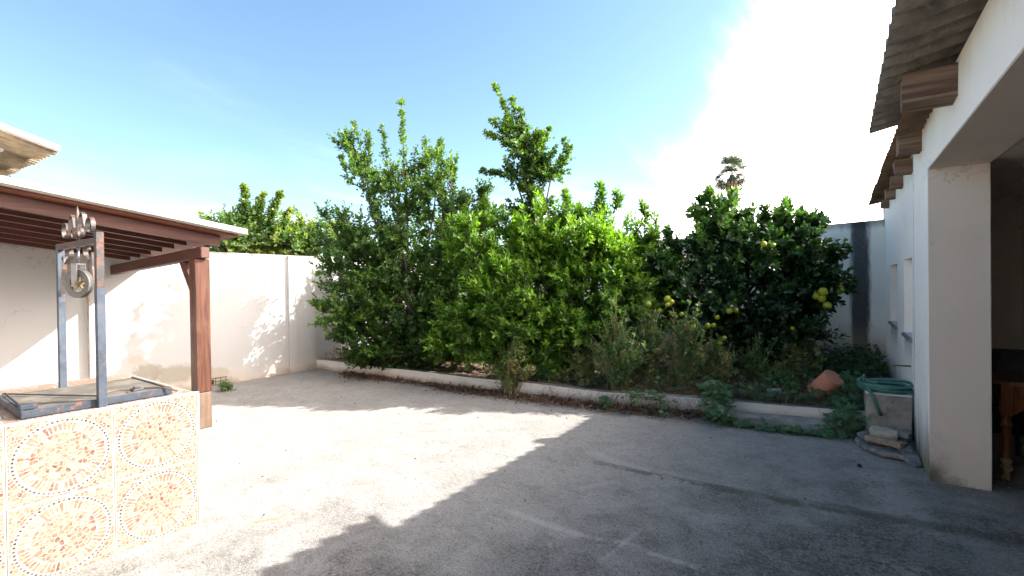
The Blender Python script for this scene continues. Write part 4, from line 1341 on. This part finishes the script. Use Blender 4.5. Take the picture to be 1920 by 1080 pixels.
sh_ = [([(705, 420, 8), (690, 360, 8), (682, 300, 8), (664, 235, 8)], .13, 60, .5), ([(690, 330, 8), (665, 290, 8), (640, 248, 8)], .11, 36, .5), ([(690, 360, 8), (655, 340, 8), (640, 296, 8)], .09, 32, .5), ([(690, 320, 8), (692, 280, 8), (686, 245, 8)], .11, 30, .5),
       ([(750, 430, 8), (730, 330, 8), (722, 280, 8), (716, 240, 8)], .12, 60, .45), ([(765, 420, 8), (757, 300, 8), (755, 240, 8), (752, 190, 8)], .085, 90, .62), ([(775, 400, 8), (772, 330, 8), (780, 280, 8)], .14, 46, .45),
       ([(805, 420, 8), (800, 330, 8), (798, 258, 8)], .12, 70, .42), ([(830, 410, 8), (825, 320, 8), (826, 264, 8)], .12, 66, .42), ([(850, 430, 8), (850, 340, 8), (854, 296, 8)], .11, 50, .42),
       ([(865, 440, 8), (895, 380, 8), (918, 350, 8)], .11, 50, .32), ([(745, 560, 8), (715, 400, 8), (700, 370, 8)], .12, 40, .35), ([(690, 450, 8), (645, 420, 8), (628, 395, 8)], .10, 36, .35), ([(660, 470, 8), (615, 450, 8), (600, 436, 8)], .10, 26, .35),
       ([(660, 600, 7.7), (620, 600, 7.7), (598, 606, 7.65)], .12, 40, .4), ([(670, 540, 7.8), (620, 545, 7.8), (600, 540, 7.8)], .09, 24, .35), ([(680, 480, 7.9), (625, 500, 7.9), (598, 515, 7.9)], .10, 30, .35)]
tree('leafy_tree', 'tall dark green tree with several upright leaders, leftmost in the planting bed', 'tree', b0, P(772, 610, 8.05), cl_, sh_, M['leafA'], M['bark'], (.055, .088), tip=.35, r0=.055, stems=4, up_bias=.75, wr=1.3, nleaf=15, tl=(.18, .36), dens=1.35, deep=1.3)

# --- smaller tree added deeper in the bed to fill gaps and cast dapple
bb = P(800, 660, 9.4); bb[2] = .12
cl_ = [(740, 560, 9.3, 70, 60, .5, 240, .25), (820, 540, 9.3, 80, 70, .5, 280, .25), (890, 560, 9.2, 70, 70, .5, 240, .25), (800, 460, 9.3, 80, 50, .5, 200, .32), (880, 450, 9.3, 60, 50, .45, 170, .32), (700, 600, 9.2, 46, 40, .35, 110, .22), (770, 630, 9.1, 90, 34, .4, 170, .2), (880, 640, 9.0, 80, 34, .4, 150, .2), (680, 500, 9.3, 40, 34, .35, 80, .28), (960, 450, 9.2, 60, 50, .45, 130, .3)]
tree('filler_shrub_tree', 'dense dark filler shrub tree added deeper in the bed, behind the tall upright one', 'tree', bb, P(800, 590, 9.4), cl_, [], M['leafA'], M['bark2'], (.06, .095), tip=.3, r0=.05, stems=3, up_bias=.4, wr=1.3, nleaf=14, tl=(.18, .36))

# --- tall sprout behind the middle bush
b1 = P(1010, 690, 7.7); b1[2] = .1
cl_ = [(1000, 335, 7.7, 34, 20, .25, 46, .30), (962, 322, 7.7, 34, 15, .2, 34, .25), (1035, 320, 7.7, 26, 24, .22, 38, .38), (972, 268, 7.7, 34, 26, .25, 56, .45), (1000, 295, 7.7, 26, 30, .22, 44, .45), (990, 380, 7.7, 40, 30, .25, 60, .35), (1000, 440, 7.7, 60, 40, .3, 90, .35)]
sh_ = [([(1000, 400, 7.7), (995, 330, 7.7), (975, 270, 7.7), (948, 210, 7.7), (928, 158, 7.7)], .10, 120, .55), ([(985, 290, 7.7), (975, 240, 7.7), (960, 188, 7.7)], .09, 50, .5), ([(985, 270, 7.7), (985, 240, 7.7), (975, 205, 7.7)], .09, 34, .5),
       ([(975, 290, 7.7), (945, 265, 7.7), (912, 250, 7.7)], .09, 46, .52), ([(970, 270, 7.7), (940, 245, 7.7), (924, 226, 7.7)], .08, 34, .52), ([(1000, 350, 7.7), (950, 330, 7.7), (906, 320, 7.7)], .08, 56, .25),
       ([(1005, 345, 7.7), (1045, 320, 7.7), (1066, 280, 7.7), (1058, 262, 7.7)], .09, 60, .42), ([(1000, 310, 7.7), (1015, 270, 7.7), (1030, 238, 7.7)], .06, 36, .45), ([(1010, 320, 7.7), (1035, 290, 7.7), (1040, 278, 7.7)], .07, 24, .4)]
tree('slender_tree', 'tall slender tree whose top rises above the middle bush into the sky', 'tree', b1, P(1005, 440, 7.7), cl_, sh_, M['leafA'], M['bark'], (.060, .090), r0=.045, tip=.3, up_bias=.5, wr=1.45, nleaf=14, tl=(.16, .32))

# --- middle bush, bright lime leaves
b2 = P(1060, 705, 7.15); b2[2] = .12
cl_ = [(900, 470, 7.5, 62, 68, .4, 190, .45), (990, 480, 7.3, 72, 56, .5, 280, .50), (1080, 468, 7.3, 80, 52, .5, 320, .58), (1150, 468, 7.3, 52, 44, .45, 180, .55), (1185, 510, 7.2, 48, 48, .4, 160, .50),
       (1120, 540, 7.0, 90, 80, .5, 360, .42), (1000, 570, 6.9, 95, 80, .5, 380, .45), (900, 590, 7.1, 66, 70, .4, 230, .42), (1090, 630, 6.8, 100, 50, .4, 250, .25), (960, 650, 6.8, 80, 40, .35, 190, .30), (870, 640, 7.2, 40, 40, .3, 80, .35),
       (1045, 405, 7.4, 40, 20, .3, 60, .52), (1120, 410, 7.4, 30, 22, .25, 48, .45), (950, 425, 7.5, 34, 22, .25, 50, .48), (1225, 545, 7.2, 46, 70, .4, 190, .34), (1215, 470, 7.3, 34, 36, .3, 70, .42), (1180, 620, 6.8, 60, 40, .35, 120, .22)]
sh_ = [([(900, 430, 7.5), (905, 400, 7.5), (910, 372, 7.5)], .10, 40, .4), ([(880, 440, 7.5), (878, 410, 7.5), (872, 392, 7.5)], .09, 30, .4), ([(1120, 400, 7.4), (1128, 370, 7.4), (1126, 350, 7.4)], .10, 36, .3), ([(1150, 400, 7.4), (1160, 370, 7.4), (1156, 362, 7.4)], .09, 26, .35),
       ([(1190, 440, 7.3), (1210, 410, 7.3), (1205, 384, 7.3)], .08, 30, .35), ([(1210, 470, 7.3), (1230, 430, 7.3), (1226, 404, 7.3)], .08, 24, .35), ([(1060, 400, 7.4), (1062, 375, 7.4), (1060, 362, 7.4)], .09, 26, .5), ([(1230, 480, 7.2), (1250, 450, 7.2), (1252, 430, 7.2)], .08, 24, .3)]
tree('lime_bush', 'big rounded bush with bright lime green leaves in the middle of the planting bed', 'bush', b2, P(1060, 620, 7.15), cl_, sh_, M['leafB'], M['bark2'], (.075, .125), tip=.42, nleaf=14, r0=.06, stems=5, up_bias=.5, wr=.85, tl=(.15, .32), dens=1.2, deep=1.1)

# --- orange tree
b3 = P(1395, 700, 6.9); b3[2] = .12
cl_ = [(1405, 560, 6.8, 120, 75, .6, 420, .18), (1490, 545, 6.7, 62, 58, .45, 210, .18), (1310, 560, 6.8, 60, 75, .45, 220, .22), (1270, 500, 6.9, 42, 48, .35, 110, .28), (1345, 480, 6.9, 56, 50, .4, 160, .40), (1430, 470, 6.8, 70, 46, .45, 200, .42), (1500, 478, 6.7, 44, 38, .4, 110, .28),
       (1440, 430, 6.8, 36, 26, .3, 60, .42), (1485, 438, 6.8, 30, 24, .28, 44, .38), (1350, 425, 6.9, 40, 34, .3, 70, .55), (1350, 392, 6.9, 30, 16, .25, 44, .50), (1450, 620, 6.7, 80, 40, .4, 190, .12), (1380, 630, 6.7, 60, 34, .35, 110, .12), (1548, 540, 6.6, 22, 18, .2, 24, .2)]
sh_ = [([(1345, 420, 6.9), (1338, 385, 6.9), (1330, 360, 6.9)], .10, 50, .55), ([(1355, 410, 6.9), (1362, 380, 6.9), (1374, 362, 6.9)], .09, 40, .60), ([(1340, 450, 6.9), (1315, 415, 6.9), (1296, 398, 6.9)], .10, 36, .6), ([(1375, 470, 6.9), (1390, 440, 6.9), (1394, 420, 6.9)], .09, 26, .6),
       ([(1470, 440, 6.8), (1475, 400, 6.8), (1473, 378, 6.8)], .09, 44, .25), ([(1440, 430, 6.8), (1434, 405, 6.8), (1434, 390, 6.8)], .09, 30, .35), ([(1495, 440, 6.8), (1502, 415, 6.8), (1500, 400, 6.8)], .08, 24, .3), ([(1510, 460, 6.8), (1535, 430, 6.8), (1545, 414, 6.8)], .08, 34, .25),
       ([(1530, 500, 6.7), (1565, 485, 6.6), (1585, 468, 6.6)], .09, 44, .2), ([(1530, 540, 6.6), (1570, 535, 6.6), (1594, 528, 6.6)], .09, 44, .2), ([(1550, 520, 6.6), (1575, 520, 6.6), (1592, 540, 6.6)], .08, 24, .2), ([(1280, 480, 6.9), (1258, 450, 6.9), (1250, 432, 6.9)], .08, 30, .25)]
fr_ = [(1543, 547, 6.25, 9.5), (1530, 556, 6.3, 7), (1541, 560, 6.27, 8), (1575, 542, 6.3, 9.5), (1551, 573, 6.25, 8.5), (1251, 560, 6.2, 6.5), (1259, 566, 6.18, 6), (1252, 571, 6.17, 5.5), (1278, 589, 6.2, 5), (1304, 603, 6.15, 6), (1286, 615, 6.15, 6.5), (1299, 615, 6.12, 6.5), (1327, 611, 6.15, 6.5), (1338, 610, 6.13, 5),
       (1216, 570, 6.3, 6), (1368, 583, 6.15, 6.5), (1379, 581, 6.17, 6), (1432, 458, 6.3, 6.5), (1450, 460, 6.3, 5), (1237, 583, 6.25, 5.5), (1345, 595, 6.2, 5), (1358, 634, 6.1, 5), (1350, 643, 6.1, 5), (1486, 616, 6.2, 4.5)]
fr_ = [(a, b, c - .06, r * .92) for a, b, c, r in fr_]


def front_clear(p):
    """leave the hanging oranges uncovered: no twig starts between them and the yard"""
    ok = np.ones(len(p), bool)
    for (px, py, D, r_) in fr_:
        c = P(px, py, D)
        v = unit((CAM - c)[None])[0]
        rel = p - c
        al = rel @ v
        perp = np.linalg.norm(rel - al[:, None] * v, axis=1)
        ok &= ~((al > -.03) & (perp < .17))
    return ok


tree('orange_tree', 'dark green orange tree hung with yellow green fruit, rightmost tree in the planting bed', 'tree', b3, P(1395, 610, 6.85), cl_, sh_, M['leafC'], M['bark2'], (.075, .12), tip=.3, nleaf=14, r0=.07, stems=3, up_bias=.25, wr=1.15, tl=(.14, .30), fruits=fr_, keep=front_clear, dens=1.15, deep=1.15)


# --- trees beyond the left wall
def far_tree(label, px0, D, clumps, shoots, bx, mt=M['leafD']):
    b = P(px0, 480, D); b[2] = 0
    f_ = P(px0, 470, D)
    tree('background_tree', label, 'tree', b, f_, [(a, b_, D, c_, d_, e, int(n_ * 1.0), t_) for a, b_, c_, d_, e, n_, t_ in clumps], [([(x, y, D) for x, y in pl], r_, n_, t_) for pl, r_, n_, t_ in shoots], mt, M['bark'], (.07, .12), group='trees beyond the left wall', nleaf=11, r0=.06, tip=.2, up_bias=.5, wr=1.5)


far_tree('bushy dark green tree beyond the left wall, just above the pergola roof end', 425, 10.2, [(425, 435, 40, 28, .5, 170, .30), (400, 455, 40, 28, .4, 110, .28), (445, 460, 36, 30, .4, 130, .35)], [([(405, 440), (395, 415)], .12, 24, .3), ([(430, 430), (426, 408)], .12, 24, .25)], 0)
far_tree('tree beyond the left wall with the tallest leafy spire', 470, 10.4, [(462, 440, 26, 34, .4, 110, .40), (480, 465, 34, 26, .4, 110, .5)], [([(460, 440), (460, 400), (458, 352)], .16, 120, .35), ([(490, 440), (484, 400), (492, 366)], .15, 100, .38)], 0)
far_tree('tree beyond the left wall with one leaning spire and yellow leaves', 525, 10.5, [(512, 440, 28, 30, .4, 100, .45), (530, 455, 26, 34, .4, 110, .52), (545, 465, 30, 26, .4, 90, .5)], [([(500, 440), (510, 400), (524, 364)], .15, 100, .38), ([(530, 440), (535, 415), (542, 395)], .13, 50, .5)], 0)
far_tree('lighter green tree beyond the wall corner behind the tall bed tree', 590, 11.0, [(568, 450, 26, 30, .4, 110, .55), (595, 455, 34, 28, .4, 120, .45), (640, 460, 40, 24, .4, 110, .35)], [([(562, 440), (562, 425)], .14, 30, .5), ([(590, 440), (585, 418)], .12, 26, .5)], 0)

# --- palm far away
pb = P(1376, 520, 42); top_ = P(1372, 328, 42)
root = empty('fan_palm', (pb[0], pb[1], 0), 'distant fan palm rising above the orange tree against the white sky', 'palm tree')
m = MB(); m.tube([(pb[0], pb[1], 0), (pb[0], pb[1], 5), tuple(P(1377, 365, 42)), tuple(top_)], [.30, .24, .34, .22], 12); m.build('trunk', M['bark'], root, smooth=True)
V, F = [], []
for j in range(17):
    a = math.radians(-78 + 156 * j / 16)
    L = 1.45 - .12 * abs(j - 8) / 8
    dx, dy = math.sin(a), math.cos(a)
    b = len(V)
    L *= .72
    V += [(0, .80, 0), (dx * .45 * L - dy * .035, .85 + dy * .45 * L + dx * .035, -.03), (dx * .45 * L + dy * .035, .85 + dy * .45 * L - dx * .035, -.03), (dx * L, .85 + dy * L, -.22 * L)]
    F += [(b, b + 1, b + 3, b + 2)]
b = len(V); V += [(-.02, 0, 0), (.02, 0, 0), (.012, .86, .0), (-.012, .86, .0)]; F.append((b, b + 1, b + 2, b + 3))
fme = np_mesh('frond', V, F, np.full(len(V), .3)); fme.materials.append(M['palm'])
for i in range(44):
    el = math.radians(85 - 135 * (i / 43)); az = i * 2.4
    d = Vector((math.cos(el) * math.cos(az), math.cos(el) * math.sin(az), math.sin(el)))
    q = d.to_track_quat('Y', 'Z').to_matrix().to_4x4() @ Matrix.Rotation(random.uniform(-1.2, 1.2), 4, 'Y') @ Matrix.Scale(random.choice((.5, .8, .95, 1.1, 1.25)), 4)
    o = bpy.data.objects.new('frond', fme); COL.objects.link(o); o.parent = root
    o.matrix_local = Matrix.Translation(Vector(top_) - root.location) @ q
m = MB()
for i in range(60):
    az = rng.uniform(0, 6.28); z = rng.uniform(.2, 1.6)
    c = Vector(top_) + Vector((math.cos(az) * .22, math.sin(az) * .22, -z))
    m.add([c, c + Vector((math.cos(az) * .20, math.sin(az) * .20, -.5)), c + Vector((math.cos(az + .5) * .16, math.sin(az + .5) * .16, -.55)), c + Vector((math.cos(az + .6) * .2, math.sin(az + .6) * .2, .0))], [(0, 1, 2, 3)])
m.build('dead_frond_skirt', M['drystem'], root, kind='stuff')


# --- weeds
def weed(label, px, py, D, wpx, hpx, stems, dry, tint=.4, lean=0, group='tall weeds growing in the bed', Ls=(.028, .058), name='weed_plant', on=.15):
    """a bushy weed whose foot is at pixel (px,py) and that is hpx high, wpx wide"""
    base = P(px, py, D)
    root = empty(name, (base[0], base[1], on), label, 'weed', group)
    st = MB(); acc = []; seeds = []
    H = hpx * D / FPX; W = wpx * D / FPX / 2
    for i in range(stems):
        az = rng.uniform(0, 6.28); sp = W * rng.uniform(.05, 1.1) ** .9
        b = np.array([base[0] + rng.normal(0, .05), base[1] + rng.normal(0, .04), on])
        hh = H * rng.uniform(.40, 1.0) ** .8 * (1 - .30 * (sp / W) ** 2) * (1.3 if rng.random() < .22 else 1.0)
        tip_ = np.array([base[0] + math.cos(az) * sp + lean, base[1] + math.sin(az) * sp * .55 - .0, on + hh])
        if tip_[1] > wall_y(tip_[0]) - .05: tip_[1] = wall_y(tip_[0]) - .05
        pts = curve(b, tip_, np.array([-(tip_[0] - b[0]) * .25, -(tip_[1] - b[1]) * .25, H * .12]), 7)
        st.tube(pts, np.linspace(.0055, .0022, 7), 4)
        A = np.array(pts)
        # side twigs
        k = 13
        f_ = rng.uniform(.15, 1, k)
        bp = np.stack([np.interp(f_, np.linspace(0, 1, 7), A[:, j]) for j in range(3)], 1)
        d = unit(rng.normal(0, .7, (k, 3)) + np.array([0, 0, .7]))
        ln = rng.uniform(.05, .15, k) * (1.2 - .6 * f_)
        for q_ in range(0, k, 3): st.tube([bp[q_], bp[q_] + d[q_] * ln[q_]], [.002, .001], 3)
        isdry = rng.random() < dry * .55
        twig_leaves(bp, d, ln, 7, Ls[0], Ls[1], (.85 if isdry else tint) + rng.normal(0, .08, k) + .18 * f_ * dry, acc, .1, 1.2)
    st.build('stem', M['drystem'], root)
    pos, ld, nr, L, t = (np.concatenate(x) for x in zip(*acc))
    leaves('foliage', pos, ld, nr, L, t, M['leafW'], root, wr=.85)
    return root


weed('olive brown bushy weed spilling over the kerb left of the middle bush', 958, 742, 6.6, 100, 105, 60, .45, .45, group=None, on=.0)
weed('small dry weed at the kerb below the lime bush', 1040, 722, 6.7, 60, 50, 26, .5, .4, on=.12)
weed('tall grey green weed bush hanging over the kerb right of the middle bush', 1160, 745, 6.15, 130, 150, 90, .30, .35, on=.10)
weed('pale feathery weed behind the hanging grey green one', 1215, 720, 6.3, 110, 150, 64, .35, .35)
weed('tall weed with long bare stalks in front of the oranges', 1285, 720, 6.1, 110, 150, 60, .45, .4)
weed('weed with upright dry stalks left of the clearing under the orange tree', 1345, 712, 6.1, 70, 110, 34, .4, .4)
weed('yellowish thin weed between lime bush and kerb', 1095, 715, 6.5, 90, 80, 36, .6, .5)
weed('weed clump at foot of the orange tree trunk', 1420, 712, 6.2, 90, 90, 36, .35, .35)
weed('brown drying weed under the right side of the orange tree', 1500, 712, 6.3, 70, 90, 40, .75, .5)
weed('low green weed left of the terracotta pot', 1460, 735, 5.95, 70, 40, 24, .2, .3)
weed('tiny green weed beside the drain grille', 425, 722, 7.1, 16, 10, 8, 0, .3, group=None, on=.0)
weed('leafy shoot leaning on the kerb under the lime bush', 1020, 715, 6.7, 46, 54, 18, .0, .3, group=None, Ls=(.05, .09))


# --- trailing vine with big lobed leaves
def lobed():
    pts = []
    lob = [(0, 1.0), (52, .82), (-52, .82), (105, .60), (-105, .60)]
    ang = np.linspace(-150, 150, 31)
    for a in ang:
        r_ = .30
        for c0, L in lob:
            dlt = abs(a - c0)
            r_ = max(r_, L * (1 - (dlt / 27) ** 1.5) if dlt < 27 else 0)
        pts.append((math.cos(math.radians(a)) * r_, math.sin(math.radians(a)) * r_))
    V = [(0.0, 0, 0.0)] + [(x + .0, y, -.10 * (x * x + y * y) + .03 * abs(y)) for x, y in pts[::2]]
    k = len(V) - 1
    return np.array(V), [(0, i, i + 1) for i in range(1, k)]


LV, LF = lobed()
lvm = []
for t_ in (.15, .4, .65):
    me = np_mesh('leaf', LV, LF, np.full(len(LV), t_)); me.materials.append(M['leafV']); lvm.append(me)
LOBE = (LV, np.array(LF))


def vine(label, path, n_leaf, size, rad_, name='trailing_vine', jz=.05):
    """path in world coordinates"""
    root = empty(name, path[0], label, 'vine')
    st = MB(); A = np.array(path, float)
    st.tube(A, .005, 5)
    cum = np.concatenate([[0], np.cumsum(np.linalg.norm(np.diff(A, axis=0), axis=1))])
    for i in range(n_leaf):
        s_ = rng.uniform(0, cum[-1])
        p = np.array([np.interp(s_, cum, A[:, j]) for j in range(3)])
        off = rng.normal(0, 1, 3) * np.array([rad_, rad_ * .7, jz])
        q_ = p + off; q_[2] = max(q_[2] + .02, .022)
        if q_[0] > .20 and q_[1] < 5.8: q_[0] = .20
        if q_[1] > kerb_y(q_[0]) - .03 and q_[1] < kerb_y(q_[0]) + .18: q_[2] = max(q_[2], .20)
        st.tube([p, (p + q_) / 2 + np.array([0, 0, .01]), q_], .002, 3)
        nr = unit(np.array([rng.normal(0, .35), -.35 + rng.normal(0, .35), 1.0])[None])[0]
        az = rng.uniform(0, 6.28)
        d = np.array([math.cos(az), math.sin(az), 0]); d = d - nr * (d @ nr); d /= np.linalg.norm(d)
        sd_ = np.cross(nr, d)
        L = rng.uniform(*size)
        o = bpy.data.objects.new('leaf', lvm[i % 3]); COL.objects.link(o); o.parent = root
        o.matrix_local = Matrix.Translation(Vector(q_) - root.location) @ Matrix(((d[0] * L, sd_[0] * L, nr[0] * L, 0), (d[1] * L, sd_[1] * L, nr[1] * L, 0), (d[2] * L, sd_[2] * L, nr[2] * L, 0), (0, 0, 0, 1)))
    st.build('stem', M['bark2'], root)
    return root


def gp(px, py, z=0.0):
    d = fw + rt * (px - 960) / FPX - up * (py - 540) / FPX
    return CAM + d * ((z - EYE) / d[2])


vine('green vine creeping along the concrete in front of the kerb to the basin', [gp(1345, 775, .15), gp(1350, 790, .02), gp(1400, 800, .01), gp(1450, 806, .01), gp(1500, 812, .01), gp(1560, 818, .01)], 240, (.04, .075), .055, jz=.02)
vine('dense vine tumbling over the kerb left of the bare kerb stretch', [gp(1335, 725, .3), gp(1345, 745, .24), gp(1352, 765, .15), gp(1345, 785, .03)], 150, (.05, .09), .085, jz=.05)
vine('leafy vine mounded against the left side of the cement basin', [gp(1590, 715, .34), gp(1585, 740, .28), gp(1590, 765, .18), gp(1595, 790, .08), gp(1575, 815, .02)], 290, (.06, .10), .105, jz=.075)
vine('vine running along the kerb top in front of the terracotta pot', [gp(1340, 738, .21), gp(1400, 742, .21), gp(1470, 748, .21), gp(1540, 752, .20)], 130, (.04, .07), .07, jz=.03)
vine('vine trailing off the kerb below the tall grey green weed', [gp(1180, 745, .2), gp(1240, 745, .2), gp(1235, 765, .08), gp(1230, 778, .02)], 80, (.035, .065), .08, jz=.04)
vine('small vine clump on the concrete at the foot of the grey green weed', [gp(1130, 750, .1), gp(1140, 766, .02)], 30, (.04, .07), .05, jz=.02)


# --- stuff: ground cover, dry grass, litter
def scatter(name, n_, fn, Lr, mt, tmpl, wr, tmean, label, cat, updir, sd_=.25, droop=0.0):
    pts = []
    while len(pts) < n_:
        p = fn()
        if p is not None: pts.append(p)
    pos = np.array(pts)
    d = unit(rng.normal(0, 1, (n_, 3)) * np.array([1, 1, .5]) + np.array([0, 0, updir]))
    nr = unit(rng.normal(0, .5, (n_, 3)) + np.array([0, 0, 1]) + np.array([.01, .01, 0]))
    o = leaves(name, pos, d, nr, rng.uniform(*Lr, n_), np.clip(tmean + rng.normal(0, sd_, n_), 0, 1), mt, None, tmpl, wr, 'stuff', droop)
    return tag(o, label, cat)


def bed_point(x0, x1, v0, v1, h):
    x = rng.uniform(x0, x1); v = rng.uniform(v0, v1)
    y0, y1 = kerb_y(x) + .10, wall_y(x) - .03
    return (x, y0 + (y1 - y0) * v, .15 + .1 * v + rng.uniform(0, 1) ** 1.6 * h)


scatter('ground_cover', 2600, lambda: bed_point(-1.1, .50, .35, 1, .30), (.035, .075), M['leafG'], LOBE, 1.0, .35, 'dark green leafy ground cover below the stained back wall', 'ground cover', .3)
scatter('ground_cover', 1800, lambda: bed_point(-3.2, .15, .0, .35, .22), (.03, .06), M['leafV'], LOBE, 1.0, .4, 'low green ground cover along the front of the bed', 'ground cover', .3)
scatter('dry_grass', 5200, lambda: bed_point(-8.0, .2, .0, .9, .10), (.08, .26), M['grass'], BLADE, .045, .35, 'dry brown grass and stalks filling the planting bed', 'dry grass', .9, droop=.25)
scatter('dry_grass', 1800, lambda: bed_point(-8.1, -6.2, .0, .35, .12), (.12, .36), M['grass'], BLADE, .035, .3, 'dry brown brush at the left end of the bed beside the white wall', 'dry grass', 1.0, droop=.3)
scatter('dry_grass', 2200, lambda: bed_point(-2.6, -.2, .0, .5, .16), (.12, .34), M['grass'], BLADE, .03, .25, 'tangled brown dead stalks at the front of the bed near the orange tree', 'dry grass', .5, droop=.5)


def hang():
    x = rng.uniform(-2.45, -1.25) if rng.random() < .8 else rng.uniform(-3.3, -2.5)
    return (x, kerb_y(x) - rng.uniform(.0, .10), rng.uniform(.02, .22))


scatter('dead_stalks', 600, hang, (.10, .24), M['grass'], BLADE, .03, .15, 'withered brown stalks hanging over the kerb face', 'dry stalks', -.5, droop=.5)


def litter():
    x = rng.uniform(-7.3, .1)
    dens = np.interp(x, [-7.3, -6.9, -6.4, -5.9, -5.3, -4.9, -4.0, -2.5, -1.2, -.9, .1], [.2, .9, 1, .35, .25, .9, 1, .9, .8, .2, .1])
    if rng.random() > dens: return None
    wd = .10 + .20 * dens
    return (x, kerb_y(x) - abs(rng.normal(0, wd * .55)) - .01, .006 + rng.random() ** 2 * .03)


scatter('leaf_litter', 5200, litter, (.03, .085), M['litter'], BLADE, .32, .35, 'brown dead leaves drifted against the foot of the kerb', 'leaf litter', .05)
scatter('leaf_litter', 3500, lambda: bed_point(-8.0, .3, 0, 1, .03), (.03, .09), M['litter'], BLADE, .32, .4, 'brown dead leaves lying on the soil of the planting bed', 'leaf litter', .1)


def stray():
    x, y = rng.uniform(-7.8, .4), rng.uniform(.6, 5.4)
    if x < -3.2 and y < 1.6: return None
    if y > kerb_y(x) - .05: return None
    return (x, y, .004)


scatter('stray_debris', 420, stray, (.008, .030), M['litter'], BLADE, .45, .2, 'scattered small leaf scraps over the concrete yard', 'debris', .02)
# grit: little stones, real bumps on the concrete
m = MB()
for i in range(1500):
    p = None
    while p is None: p = stray()
    s_ = rng.uniform(.0025, .007)
    q4 = [(s_ * math.cos(a), s_ * math.sin(a)) for a in (rng.uniform(0, 1.2), rng.uniform(1.6, 2.8), rng.uniform(3.3, 4.4), rng.uniform(4.8, 5.9))]
    m.cur = float(rng.random())
    m.add([(p[0] + a, p[1] + b, 0.0005) for a, b in q4] + [(p[0], p[1], s_ * .9)], [(0, 1, 4), (1, 2, 4), (2, 3, 4), (3, 0, 4)])
tag(m.build('grit', M['basin']), 'loose grit and tiny stones on the concrete yard', 'grit', kind='stuff')
